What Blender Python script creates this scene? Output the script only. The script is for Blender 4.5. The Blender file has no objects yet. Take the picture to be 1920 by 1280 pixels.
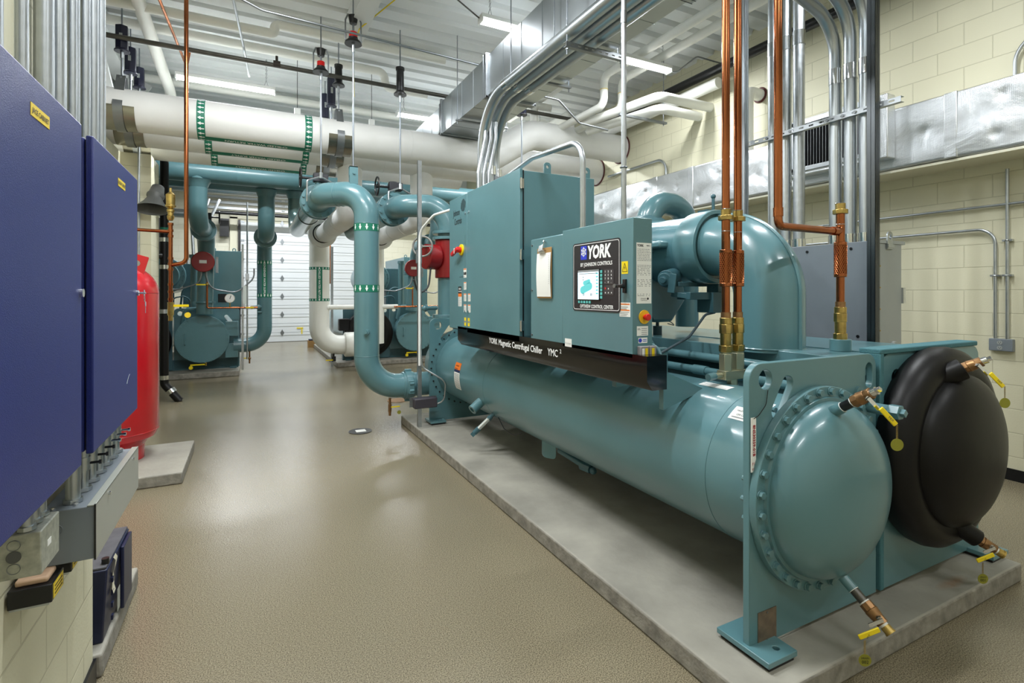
import bpy, bmesh, math, random
from mathutils import Vector, Matrix
random.seed(7)
PI = math.pi
SC = bpy.context.scene
COL = SC.collection
V = Vector

# ------------------------------------------------------------ camera, light, exposure
cam_d = bpy.data.cameras.new('camera')
cam = bpy.data.objects.new('camera', cam_d)
COL.objects.link(cam)
F_PX = 965.0
YAW = math.atan(490.0 / F_PX)
cam.location = (0, 0, 1.6)
cam.rotation_euler = (PI / 2, 0, -YAW)
cam_d.sensor_fit = 'HORIZONTAL'
cam_d.sensor_width = 36.0
cam_d.lens = 36.0 * F_PX / 1920.0
cam_d.shift_y = -(640.0 - 549.0) / 1920.0
cam_d.clip_start = 0.05
SC.camera = cam
SC.view_settings.view_transform = 'Standard'
SC.view_settings.look = 'None'
SC.view_settings.gamma = 1.0
SC.view_settings.use_curve_mapping = False
SC.view_settings.exposure = 0.0
SC.cycles.max_bounces = 8
SC.cycles.diffuse_bounces = 5
SC.cycles.glossy_bounces = 4
SC.cycles.sample_clamp_indirect = 6.0
SC.cycles.use_denoising = True
w = bpy.data.worlds.new('world')
SC.world = w
w.use_nodes = True
w.node_tree.nodes['Background'].inputs[0].default_value = (0.85, 0.9, 1.0, 1)
w.node_tree.nodes['Background'].inputs[1].default_value = 0.3
LIGHT_W = 77.0          # watts of one four foot twin tube fixture
LIGHT_C = (0.94, 0.975, 1.0)

# ------------------------------------------------------------ materials
def srgb(h):
    c = [int(h[i:i + 2], 16) / 255 for i in (0, 2, 4)]
    return tuple((x / 12.92 if x <= 0.04045 else ((x + 0.055) / 1.055) ** 2.4) for x in c) + (1,)

def mat(name, col, rough=0.5, metal=0.0, var=0.0, vscale=6.0, bump=0.0, bscale=60.0, emis=0.0, coat=0.0, stretch=None, rvar=0.0):
    m = bpy.data.materials.new(name)
    m.use_nodes = True
    nt = m.node_tree
    b = nt.nodes['Principled BSDF']
    c = srgb(col)
    b.inputs['Base Color'].default_value = c
    b.inputs['Roughness'].default_value = rough
    b.inputs['Metallic'].default_value = metal
    if coat:
        b.inputs['Coat Weight'].default_value = coat
        b.inputs['Coat Roughness'].default_value = 0.12
    if emis:
        b.inputs['Emission Color'].default_value = c
        b.inputs['Emission Strength'].default_value = emis
    if var or bump or rvar:
        tc = nt.nodes.new('ShaderNodeTexCoord')
        mp = nt.nodes.new('ShaderNodeMapping')
        nt.links.new(tc.outputs['Object'], mp.inputs['Vector'])
        if stretch:
            mp.inputs['Scale'].default_value = stretch
    if var or rvar:
        n = nt.nodes.new('ShaderNodeTexNoise')
        n.inputs['Scale'].default_value = vscale
        n.inputs['Detail'].default_value = 5
        nt.links.new(mp.outputs[0], n.inputs['Vector'])
    if var:
        r = nt.nodes.new('ShaderNodeValToRGB')
        r.color_ramp.elements[0].position = 0.3
        r.color_ramp.elements[1].position = 0.7
        r.color_ramp.elements[0].color = tuple(x * (1 - var) for x in c[:3]) + (1,)
        r.color_ramp.elements[1].color = tuple(min(1, x * (1 + var)) for x in c[:3]) + (1,)
        nt.links.new(n.outputs['Fac'], r.inputs['Fac'])
        nt.links.new(r.outputs[0], b.inputs['Base Color'])
    if rvar:
        mr = nt.nodes.new('ShaderNodeMapRange')
        mr.inputs['From Min'].default_value = 0.3
        mr.inputs['From Max'].default_value = 0.7
        mr.inputs['To Min'].default_value = max(0.02, rough - rvar)
        mr.inputs['To Max'].default_value = min(1, rough + rvar)
        nt.links.new(n.outputs['Fac'], mr.inputs['Value'])
        nt.links.new(mr.outputs[0], b.inputs['Roughness'])
    if bump:
        n2 = nt.nodes.new('ShaderNodeTexNoise')
        n2.inputs['Scale'].default_value = bscale
        n2.inputs['Detail'].default_value = 3
        nt.links.new(mp.outputs[0], n2.inputs['Vector'])
        bp = nt.nodes.new('ShaderNodeBump')
        bp.inputs['Strength'].default_value = bump
        bp.inputs['Distance'].default_value = 0.004
        nt.links.new(n2.outputs['Fac'], bp.inputs['Height'])
        nt.links.new(bp.outputs[0], b.inputs['Normal'])
    return m

TEAL = mat('teal_enamel', '567D84', 0.3, var=0.06, vscale=2.5, bump=0.04, bscale=35, coat=0.35)
TEALD = mat('teal_foam', '3F6E76', 0.8, bump=0.6, bscale=140)
TEALP = mat('teal_pipe_paint', '50757B', 0.36, var=0.05, vscale=3, bump=0.05, bscale=30, coat=0.2)
WHITE_INS = mat('white_pipe_jacket', 'E0E0DE', 0.5, var=0.03, vscale=3, bump=0.35, bscale=9)
WHITE_PVC = mat('white_pipe_cover', 'E8E8E2', 0.38, var=0.02, bump=0.1, bscale=12)
WHITE = mat('white_paint', 'E4E6E4', 0.5)
BLACK_FOAM = mat('black_foam', '080708', 0.42, var=0.12, vscale=3, bump=0.12, bscale=18)
BLACK = mat('black_plastic', '101114', 0.35)
BLACKG = mat('black_gloss', '0B0B0D', 0.12)
NAVY = mat('navy_enamel', '10142E', 0.35)
BLUE = mat('blue_powder_coat', '17256C', 0.42, var=0.04, vscale=40, bump=0.25, bscale=420)
NAVYCASE = mat('navy_case', '10193A', 0.4, var=0.1, vscale=8)
REDD = mat('dark_red_enamel', '8A1016', 0.35)
RED = mat('red_enamel', 'B40D1C', 0.26, var=0.04, coat=0.4)
RED2 = mat('red_plastic', 'D01818', 0.3)
YELLOW = mat('yellow_plastic', 'E8CE12', 0.4)
YLAB = mat('yellow_label', 'E8C92C', 0.5)
ORANGE = mat('orange_label', 'E8761C', 0.5)
PAPER = mat('white_label', 'EAEAE6', 0.55)
INK = mat('black_ink', '141414', 0.6)
INKG = mat('grey_ink', '8A8C8E', 0.6)
INKR = mat('red_ink', 'A01C28', 0.6)
INKW = mat('white_ink', 'F2F2F2', 0.5)
INKB = mat('blue_ink', '2A3CC0', 0.4)
GREEN = mat('green_label', '12735A', 0.45)
COPPER = mat('copper_tube', 'A4633F', 0.24, 1.0, var=0.4, vscale=4, rvar=0.12, stretch=(1, 1, 0.25))
BRASS = mat('brass', 'B59C5E', 0.3, 1.0, var=0.2, vscale=20)
BRONZE = mat('bronze_body', '94714E', 0.4, 0.9, var=0.3, vscale=18)
GALV = mat('galvanised_steel', 'B4B9BD', 0.36, 1.0, var=0.06, vscale=30, rvar=0.05)
GALVD = mat('duct_steel', 'B4BABE', 0.36, 1.0, var=0.06, vscale=2.0, rvar=0.05)
CHROME = mat('chrome', 'D8DADC', 0.15, 1.0)
STEEL = mat('dull_steel', '8B8F92', 0.4, 0.9, var=0.1)
DKSTEEL = mat('dark_pipe_steel', '5A5853', 0.42, 0.8, var=0.2)
RODM = mat('threaded_rod', '8E949A', 0.4, 0.9)
RUST = mat('brown_tape', '6E665C', 0.7, var=0.2)
GREYP = mat('grey_enamel', '747C83', 0.42, var=0.03)
GREYL = mat('light_grey_enamel', '9A9F9E', 0.4, var=0.03)
GREYD = mat('dark_grey_plastic', '5B5D5C', 0.5)
CONC = mat('concrete', '918E84', 0.7, var=0.24, vscale=2.6, bump=0.5, bscale=30)
CONCE = mat('concrete_edge', '87837A', 0.8, var=0.3, vscale=14, bump=1.0, bscale=40)
CREAM = mat('cream_paint', 'D9D6C0', 0.55, bump=0.2, bscale=120)
WDECK = mat('white_steel_deck', 'D9DCDC', 0.6)
WSTEEL = mat('white_steel', 'D3D6D6', 0.55)
DOORW = mat('white_door', 'DCE0E3', 0.4)
TUBEM = mat('lit_tube', 'FFFEFA', 0.5, emis=9.0)
SCREEN = mat('lit_screen', 'D8F2FF', 0.3, emis=0.9)
CYAN = mat('cyan_key', '5FB9B6', 0.4)
PANELBLK = mat('panel_overlay', '26252A', 0.35)
CAULK = mat('red_fire_caulk', '4E1210', 0.6)
KHAKI = mat('brass_tag', '8C8B2E', 0.5, 0.3)
CARD = mat('brown_card', 'A57F4C', 0.7)
SADDLE = mat('saddle_steel', '8E8C82', 0.24, 1.0)
DARKSTRUT = mat('dark_strut', '686C6F', 0.3, 1.0)
GLASS = mat('clear_tube', 'D5DEDD', 0.1, 0.2)

BLACK_FOAM.node_tree.nodes['Principled BSDF'].inputs['Specular IOR Level'].default_value = 0.28
def nodes_of(m):
    return m.node_tree, m.node_tree.nodes['Principled BSDF']

def foil_mat():
    m = mat('foil_facing', 'DADDE0', 0.4, 1.0)
    nt, b = nodes_of(m)
    tc = nt.nodes.new('ShaderNodeTexCoord')
    n = nt.nodes.new('ShaderNodeTexNoise'); n.inputs['Scale'].default_value = 3.2; n.inputs['Detail'].default_value = 6; n.inputs['Distortion'].default_value = 0.6
    nt.links.new(tc.outputs['Object'], n.inputs['Vector'])
    w1 = nt.nodes.new('ShaderNodeTexWave'); w1.wave_type = 'BANDS'; w1.bands_direction = 'Z'; w1.inputs['Scale'].default_value = 26
    w2 = nt.nodes.new('ShaderNodeTexWave'); w2.wave_type = 'BANDS'; w2.bands_direction = 'Y'; w2.inputs['Scale'].default_value = 26
    for q in (w1, w2): nt.links.new(tc.outputs['Object'], q.inputs['Vector'])
    mx = nt.nodes.new('ShaderNodeMath'); mx.operation = 'MAXIMUM'
    nt.links.new(w1.outputs['Fac'], mx.inputs[0]); nt.links.new(w2.outputs['Fac'], mx.inputs[1])
    ml = nt.nodes.new('ShaderNodeMath'); ml.operation = 'MULTIPLY'; ml.inputs[1].default_value = 0.05
    nt.links.new(mx.outputs[0], ml.inputs[0])
    ad = nt.nodes.new('ShaderNodeMath'); ad.operation = 'ADD'
    nt.links.new(n.outputs['Fac'], ad.inputs[0]); nt.links.new(ml.outputs[0], ad.inputs[1])
    bp = nt.nodes.new('ShaderNodeBump'); bp.inputs['Strength'].default_value = 0.8; bp.inputs['Distance'].default_value = 0.02
    nt.links.new(ad.outputs[0], bp.inputs['Height']); nt.links.new(bp.outputs[0], b.inputs['Normal'])
    return m
FOIL = foil_mat()

def cmu_mat(name, axis, col='D4D0B6', mort='C0BCA2'):
    m = mat(name, col, 0.5)
    nt, b = nodes_of(m)
    tc = nt.nodes.new('ShaderNodeTexCoord')
    sp = nt.nodes.new('ShaderNodeSeparateXYZ'); cb = nt.nodes.new('ShaderNodeCombineXYZ')
    nt.links.new(tc.outputs['Object'], sp.inputs[0])
    nt.links.new(sp.outputs[1 if axis == 'x' else 0], cb.inputs[0])
    nt.links.new(sp.outputs[2], cb.inputs[1])
    mp = nt.nodes.new('ShaderNodeMapping'); mp.inputs['Location'].default_value = (0.12, 0.0, 0)
    nt.links.new(cb.outputs[0], mp.inputs[0])
    br = nt.nodes.new('ShaderNodeTexBrick')
    br.inputs['Scale'].default_value = 1.0
    br.inputs['Brick Width'].default_value = 0.4064
    br.inputs['Row Height'].default_value = 0.2032
    br.inputs['Mortar Size'].default_value = 0.0045
    br.inputs['Mortar Smooth'].default_value = 0.4
    br.offset = 0.5
    c = srgb(col); d = srgb(mort)
    br.inputs['Color1'].default_value = c
    br.inputs['Color2'].default_value = tuple(x * 0.985 for x in c[:3]) + (1,)
    br.inputs['Mortar'].default_value = d
    nt.links.new(mp.outputs[0], br.inputs['Vector'])
    nt.links.new(br.outputs['Color'], b.inputs['Base Color'])
    inv = nt.nodes.new('ShaderNodeMath'); inv.operation = 'SUBTRACT'; inv.inputs[0].default_value = 1.0
    nt.links.new(br.outputs['Fac'], inv.inputs[1])
    n = nt.nodes.new('ShaderNodeTexNoise'); n.inputs['Scale'].default_value = 90; n.inputs['Detail'].default_value = 4
    nt.links.new(tc.outputs['Object'], n.inputs['Vector'])
    ml = nt.nodes.new('ShaderNodeMath'); ml.operation = 'MULTIPLY_ADD'; ml.inputs[1].default_value = 0.22
    nt.links.new(n.outputs['Fac'], ml.inputs[0]); nt.links.new(inv.outputs[0], ml.inputs[2])
    bp = nt.nodes.new('ShaderNodeBump'); bp.inputs['Strength'].default_value = 0.55; bp.inputs['Distance'].default_value = 0.006
    nt.links.new(ml.outputs[0], bp.inputs['Height']); nt.links.new(bp.outputs[0], b.inputs['Normal'])
    return m
CMU_X = cmu_mat('block_wall_side', 'x')
CMU_Y = cmu_mat('block_wall_end', 'y', 'E0DDCB', 'CFCCB8')

def floor_mat():
    m = mat('epoxy_floor', '8F8675', 0.3)
    nt, b = nodes_of(m)
    tc = nt.nodes.new('ShaderNodeTexCoord')
    sp = nt.nodes.new('ShaderNodeTexNoise'); sp.inputs['Scale'].default_value = 190; sp.inputs['Detail'].default_value = 2
    big = nt.nodes.new('ShaderNodeTexNoise'); big.inputs['Scale'].default_value = 0.8; big.inputs['Detail'].default_value = 1.5
    for q in (sp, big): nt.links.new(tc.outputs['Object'], q.inputs['Vector'])
    r1 = nt.nodes.new('ShaderNodeValToRGB')
    r1.color_ramp.elements[0].position = 0.32; r1.color_ramp.elements[1].position = 0.66
    r1.color_ramp.elements[0].color = srgb('514A3B'); r1.color_ramp.elements[1].color = srgb('998F77')
    nt.links.new(sp.outputs['Fac'], r1.inputs[0])
    mx = nt.nodes.new('ShaderNodeMix'); mx.data_type = 'RGBA'; mx.blend_type = 'MULTIPLY'; mx.inputs[0].default_value = 1
    r2 = nt.nodes.new('ShaderNodeValToRGB')
    r2.color_ramp.elements[0].position = 0.1; r2.color_ramp.elements[1].position = 0.9
    r2.color_ramp.elements[0].color = (0.93, 0.925, 0.915, 1); r2.color_ramp.elements[1].color = (1, 1, 1, 1)
    nt.links.new(big.outputs['Fac'], r2.inputs[0])
    nt.links.new(r1.outputs[0], mx.inputs[6]); nt.links.new(r2.outputs[0], mx.inputs[7])
    nt.links.new(mx.outputs[2], b.inputs['Base Color'])
    mr = nt.nodes.new('ShaderNodeMapRange')
    mr.inputs['From Min'].default_value = 0.0; mr.inputs['From Max'].default_value = 1.0
    mr.inputs['To Min'].default_value = 0.12; mr.inputs['To Max'].default_value = 0.26
    b.inputs['Specular IOR Level'].default_value = 0.7
    nt.links.new(big.outputs['Fac'], mr.inputs[0]); nt.links.new(mr.outputs[0], b.inputs['Roughness'])
    n2 = nt.nodes.new('ShaderNodeTexNoise'); n2.inputs['Scale'].default_value = 120; n2.inputs['Detail'].default_value = 2
    nt.links.new(tc.outputs['Object'], n2.inputs['Vector'])
    bp = nt.nodes.new('ShaderNodeBump'); bp.inputs['Strength'].default_value = 0.45; bp.inputs['Distance'].default_value = 0.003
    nt.links.new(n2.outputs['Fac'], bp.inputs['Height']); nt.links.new(bp.outputs[0], b.inputs['Normal'])
    return m
FLOOR = floor_mat()

# ------------------------------------------------------------ mesh kit
def frame_for(d):
    d = V(d).normalized()
    a = V((0, 0, 1)) if abs(d.z) < 0.9 else V((1, 0, 0))
    x = a.cross(d).normalized()
    return x, d.cross(x).normalized(), d

class G:
    def __init__(s):
        s.v = []; s.f = []
    def add(s, vs, fs):
        o = len(s.v)
        s.v += [tuple(p) for p in vs]
        s.f += [tuple(i + o for i in q) for q in fs]
        return s
    def box(s, x0, x1, y0, y1, z0, z1):
        x0, x1 = min(x0, x1), max(x0, x1); y0, y1 = min(y0, y1), max(y0, y1); z0, z1 = min(z0, z1), max(z0, z1)
        return s.add([(x0, y0, z0), (x1, y0, z0), (x1, y1, z0), (x0, y1, z0), (x0, y0, z1), (x1, y0, z1), (x1, y1, z1), (x0, y1, z1)],
                     [(0, 3, 2, 1), (4, 5, 6, 7), (0, 1, 5, 4), (1, 2, 6, 5), (2, 3, 7, 6), (3, 0, 4, 7)])
    def obox(s, c, d, u, lx, ly, lz):
        # box centred at c; local z along d, local x along u
        d = V(d).normalized(); x = V(u); x = (x - d * x.dot(d)).normalized(); y = d.cross(x)
        c = V(c); P = []
        for k in (-1, 1):
            for (i, j) in ((-1, -1), (1, -1), (1, 1), (-1, 1)):
                P.append(c + x * i * lx / 2 + y * j * ly / 2 + d * k * lz / 2)
        return s.add(P, [(0, 3, 2, 1), (4, 5, 6, 7), (0, 1, 5, 4), (1, 2, 6, 5), (2, 3, 7, 6), (3, 0, 4, 7)])
    def rev(s, prof, p, axis=(0, 0, 1), n=24, cap=True, rot=0.0):
        # prof: list of (distance along axis, radius)
        x, y, d = frame_for(axis); p = V(p); P = []; Fc = []
        for (t, r) in prof:
            for i in range(n):
                a = 2 * PI * i / n + rot
                P.append(p + d * t + x * (r * math.cos(a)) + y * (r * math.sin(a)))
        for k in range(len(prof) - 1):
            for i in range(n):
                j = (i + 1) % n
                Fc.append((k * n + i, k * n + j, (k + 1) * n + j, (k + 1) * n + i))
        if cap:
            if prof[0][1] > 1e-5: Fc.append(tuple(range(n - 1, -1, -1)))
            if prof[-1][1] > 1e-5: Fc.append(tuple((len(prof) - 1) * n + i for i in range(n)))
        return s.add(P, Fc)
    def cyl(s, a, b, r, r2=None, n=20, rot=0.0):
        a = V(a); b = V(b); L = (b - a).length
        return s.rev([(0, r), (L, r if r2 is None else r2)], a, b - a, n, True, rot)
    def sph(s, c, r, n=16, sc=(1, 1, 1)):
        P = []; m = n // 2
        c = V(c)
        g = G().rev([(-r * math.cos(PI * k / m), max(1e-6, r * math.sin(PI * k / m))) for k in range(m + 1)], (0, 0, 0), (0, 0, 1), n, False)
        return s.add([(c.x + q[0] * sc[0], c.y + q[1] * sc[1], c.z + q[2] * sc[2]) for q in g.v], g.f)
    def tube(s, pts, r, bend=0.1, n=16, seg=8, cap=True, hollow=0):
        path = fillet(pts, bend, seg)
        x, y, d = frame_for(path[1] - path[0])
        P = []; Fc = []; m = len(path); prev = d
        for k, p in enumerate(path):
            if k == 0: t = (path[1] - path[0]).normalized()
            elif k == m - 1: t = (path[-1] - path[-2]).normalized()
            else: t = ((path[k + 1] - p).normalized() + (p - path[k - 1]).normalized()).normalized()
            q = prev.rotation_difference(t)
            x = q @ x; y = q @ y; prev = t
            for i in range(n):
                a = 2 * PI * i / n
                P.append(p + x * (r * math.cos(a)) + y * (r * math.sin(a)))
        for k in range(m - 1):
            for i in range(n):
                j = (i + 1) % n
                Fc.append((k * n + i, k * n + j, (k + 1) * n + j, (k + 1) * n + i))
        if cap:
            Fc.append(tuple(range(n - 1, -1, -1))); Fc.append(tuple((m - 1) * n + i for i in range(n)))
        return s.add(P, Fc)
    def ring(s, c, axis, R, r, n=28, m=8):
        x, y, d = frame_for(axis); c = V(c); P = []; Fc = []
        for i in range(n):
            a = 2 * PI * i / n; e = x * math.cos(a) + y * math.sin(a)
            for j in range(m):
                b = 2 * PI * j / m
                P.append(c + e * (R + r * math.cos(b)) + d * (r * math.sin(b)))
        for i in range(n):
            for j in range(m):
                i2 = (i + 1) % n; j2 = (j + 1) % m
                Fc.append((i * m + j, i2 * m + j, i2 * m + j2, i * m + j2))
        return s.add(P, Fc)
    def plate(s, outer, holes, M3, th):
        # outer, holes: 2D loops; M3(u, v, w) -> 3D, thickness along w from 0 to th
        bm = bmesh.new(); loops = []
        for lp in [outer] + list(holes):
            vs = [bm.verts.new((a, b, 0)) for a, b in lp]
            for i in range(len(vs)): bm.edges.new((vs[i], vs[(i + 1) % len(vs)]))
            loops.append(vs)
        bmesh.ops.triangle_fill(bm, use_beauty=True, use_dissolve=False, edges=bm.edges[:], normal=(0, 0, 1))
        bm.verts.index_update(); bm.verts.ensure_lookup_table()
        P = [(q.co.x, q.co.y) for q in bm.verts]; N = len(P)
        T = [[q.index for q in f.verts] for f in bm.faces]
        L = [[q.index for q in lp] for lp in loops]
        bm.free()
        Fc = [tuple(t) for t in T]
        Vs = [M3(a, b, 0) for a, b in P]
        if th:
            Vs += [M3(a, b, th) for a, b in P]
            Fc += [tuple(i + N for i in reversed(t)) for t in T]
            for lp in L:
                for i in range(len(lp)):
                    a, b = lp[i], lp[(i + 1) % len(lp)]
                    Fc.append((a, b, b + N, a + N))
        return s.add(Vs, Fc)
    def prism(s, poly, M3, th):
        return s.plate(poly, [], M3, th)
    def build(s, name, m, parent=None, bev=0.0, ang=38, seg=2, calc=True):
        me = bpy.data.meshes.new(name)
        org = V((0, 0, 0))
        if parent is not None: org = wloc(parent)
        elif s.v:
            xs = [p[0] for p in s.v]; ys = [p[1] for p in s.v]; zs = [p[2] for p in s.v]
            org = V(((min(xs) + max(xs)) / 2, (min(ys) + max(ys)) / 2, min(zs)))
        if getattr(s, 'keep', False): org = V((0, 0, 0))
        me.from_pydata([(p[0] - org.x, p[1] - org.y, p[2] - org.z) for p in s.v], [], s.f)
        if calc:
            bm = bmesh.new(); bm.from_mesh(me)
            bmesh.ops.remove_doubles(bm, verts=bm.verts[:], dist=1e-6)
            bmesh.ops.recalc_face_normals(bm, faces=bm.faces[:])
            bm.to_mesh(me); bm.free()
        me.shade_smooth()
        me.set_sharp_from_angle(angle=math.radians(ang))
        for q in (m if isinstance(m, (list, tuple)) else [m]): me.materials.append(q)
        o = bpy.data.objects.new(name, me)
        COL.objects.link(o)
        if parent is not None:
            o.parent = parent
            if parent.type == 'MESH': o.location = (0, 0, 0)
        else: o.location = org
        if bev:
            b = o.modifiers.new('bevel', 'BEVEL'); b.width = bev; b.segments = seg; b.limit_method = 'ANGLE'; b.angle_limit = math.radians(40)
            b.harden_normals = False
        return o

def wloc(o):
    p = V(o.location)
    while o.parent is not None:
        o = o.parent; p = p + V(o.location)
    return p

def fillet(pts, bend, seg=8):
    pts = [V(p) for p in pts]
    if len(pts) < 3: return pts
    out = [pts[0]]
    for i in range(1, len(pts) - 1):
        R = bend[i - 1] if isinstance(bend, (list, tuple)) else bend
        a = (pts[i - 1] - pts[i]); b = (pts[i + 1] - pts[i])
        la, lb = a.length, b.length
        a.normalize(); b.normalize()
        th = PI - a.angle(b)
        if th < 0.02: out.append(pts[i]); continue
        t = R * math.tan(th / 2)
        lim = min(la * (0.5 if i > 1 else 0.98), lb * (0.5 if i < len(pts) - 2 else 0.98))
        if t > lim: t = lim; R = t / math.tan(th / 2)
        p0 = pts[i] + a * t
        c = pts[i] + (a + b).normalized() * math.sqrt(R * R + t * t)
        r0 = p0 - c
        ax = a.cross(b).normalized() * -1
        k = max(2, int(seg * th / (PI / 2)) + 1)
        for j in range(k + 1):
            out.append(c + Matrix.Rotation(th * j / k, 3, ax) @ r0)
    out.append(pts[-1])
    res = [out[0]]
    for p in out[1:]:
        if (p - res[-1]).length > 1e-5: res.append(p)
    return res

def circ(cx, cy, r, n=24, a0=0.0):
    return [(cx + r * math.cos(a0 + 2 * PI * i / n), cy + r * math.sin(a0 + 2 * PI * i / n)) for i in range(n)]
def slot(cx, cy, L, r, ang, n=8):
    P = []
    for k in (0, 1):
        for i in range(n + 1):
            a = -PI / 2 + PI * i / n + PI * k
            P.append(((L / 2 if k == 0 else -L / 2) + r * math.cos(a), r * math.sin(a)))
    c, s_ = math.cos(ang), math.sin(ang)
    return [(cx + a * c - b * s_, cy + a * s_ + b * c) for a, b in P]
def rrect(x0, x1, y0, y1, r, n=5, corners=(1, 1, 1, 1)):
    P = []
    for k, (cx, cy, a0) in enumerate(((x1 - r, y1 - r, 0), (x0 + r, y1 - r, PI / 2), (x0 + r, y0 + r, PI), (x1 - r, y0 + r, 1.5 * PI))):
        if corners[k]:
            for i in range(n + 1):
                a = a0 + PI / 2 * i / n
                P.append((cx + r * math.cos(a), cy + r * math.sin(a)))
        else:
            P.append(((x1, y1), (x0, y1), (x0, y0), (x1, y0))[k])
    return P

_tc = {}
def text2d(t, size=0.05, bold=0.0, shear=0.0, align='LEFT', sx=1.0):
    key = (t, bold, shear, align)
    if key not in _tc:
        cu = bpy.data.curves.new('t', 'FONT'); cu.body = t; cu.size = 1.0; cu.offset = bold; cu.shear = shear; cu.align_x = align
        cu.resolution_u = 2
        o = bpy.data.objects.new('t', cu); COL.objects.link(o)
        dg = bpy.context.evaluated_depsgraph_get(); dg.update()
        me = bpy.data.meshes.new_from_object(o.evaluated_get(dg))
        _tc[key] = ([(q.co.x, q.co.y) for q in me.vertices], [tuple(p.vertices) for p in me.polygons])
        bpy.data.meshes.remove(me); bpy.data.objects.remove(o); bpy.data.curves.remove(cu)
    vs, fs = _tc[key]
    return [(a * size * sx, b * size) for a, b in vs], fs

def put_text(g, t, M2, size, **k):
    vs, fs = text2d(t, size, **k)
    g.add([M2(a, b) for a, b in vs], fs)
    return g
def flat(g, poly, M2):
    n = len(poly)
    g.add([M2(a, b) for a, b in poly], [tuple(range(n))])
    return g
def rect(x0, x1, y0, y1): return [(x0, y0), (x1, y0), (x1, y1), (x0, y1)]
# planes seen from the aisle: face to -X (text runs towards -Y) and face to -Y (text runs to +X)
def onX(x, y, z, off=0.001): return lambda a, b: (x - off, y - a, z + b)
def onY(y, x, z, off=0.001): return lambda a, b: (x + a, y - off, z + b)
def slabX(x, y, z): return lambda a, b, c: (x - c, y - a, z + b)
def slabY(y, x, z): return lambda a, b, c: (x + a, y - c, z + b)

def repeat(first, base, pts):
    # further copies of a part at other points
    for p in pts:
        c = first.copy(); COL.objects.link(c); c.parent = first.parent
        c.location = V(first.location) + V(p) - V(base)
def root(name, label, cat, loc, group=None):
    o = bpy.data.objects.new(name, None); COL.objects.link(o)
    o.empty_display_size = 0.1
    o.location = loc; o['label'] = label; o['category'] = cat
    if group: o['group'] = group
    return o
def tag(o, label, cat, group=None, kind=None):
    o['label'] = label; o['category'] = cat
    if group: o['group'] = group
    if kind: o['kind'] = kind
    return o
def struct(o):
    o['kind'] = 'structure'; return o
def kids(o): return [c for c in COL.objects if c.parent == o]
def copy_tree(o, loc=None, label=None, parent=None):
    c = o.copy(); COL.objects.link(c); c.parent = parent
    if loc is not None: c.location = loc
    if label: c['label'] = label
    for ch in [q for q in o.children]: copy_tree(ch, parent=c)
    return c
# ------------------------------------------------------------ the room
ZC = 4.95; XR = 5.8; XL = -0.575; YB = 18.5
g = G(); g.keep = True; g.box(-6, XR + 0.2, -3.2, YB + 0.3, -0.1, 0.0)
struct(g.build('floor', FLOOR))
# ribbed steel deck: ribs run along X
g = G(); g.keep = True
prof = []; y = -3.2
while y < YB + 0.3:
    prof += [(y, 4.95), (y + 0.20, 4.95), (y + 0.235, 5.03), (y + 0.275, 5.03)]
    y += 0.31
for i in range(len(prof) - 1):
    (a, za), (b, zb) = prof[i], prof[i + 1]
    g.add([(-6, a, za), (XR + 0.2, a, za), (XR + 0.2, b, zb), (-6, b, zb)], [(0, 1, 2, 3)])
g.add([(-6, -3.2, 5.1), (XR + 0.2, -3.2, 5.1), (XR + 0.2, YB + 0.3, 5.1), (-6, YB + 0.3, 5.1)], [(0, 1, 2, 3)])
struct(g.build('ceiling', WDECK, calc=False, ang=10))
g = G(); g.keep = True; g.box(XR, XR + 0.2, -3.2, YB + 0.3, 0, 5.1); struct(g.build('wall_right', CMU_X))
g = G(); g.keep = True; g.box(-6, XR + 0.2, YB, YB + 0.2, 0, 5.1); struct(g.build('wall_back', CMU_Y))
g = G(); g.keep = True; g.box(-6, XR + 0.2, -3.2, -3.0, 0, 5.1); struct(g.build('wall_front', CMU_Y))
g = G(); g.keep = True; g.box(-1.8, XL, -3.2, 2.66, 0, 5.1); struct(g.build('wall_left', CMU_X, bev=0.012))
g = G(); g.keep = True; g.box(-1.8, -1.5, 2.66, 8.84, 0, 3.42); g.box(-1.5, -1.17, 8.2, 8.84, 0, 3.42)
struct(g.build('wall_left', CMU_X))
g = G(); g.keep = True; g.box(-6.2, -6, -3.2, YB + 0.3, 0, 5.1); struct(g.build('wall_left', CMU_X))
g = G(); g.keep = True; g.box(XR - 0.012, XR, -3.0, YB, 0, 0.1); struct(g.build('baseboard_right', BLACK))
g = G(); g.keep = True; g.box(XL, XL + 0.01, -3.0, 2.66, 0, 0.1); struct(g.build('baseboard_left', BLACK))
g = G(); g.keep = True; g.box(5.41, XR, 0.2, 9.2, 2.735, 2.757); struct(g.build('trim_1', CREAM))
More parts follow.
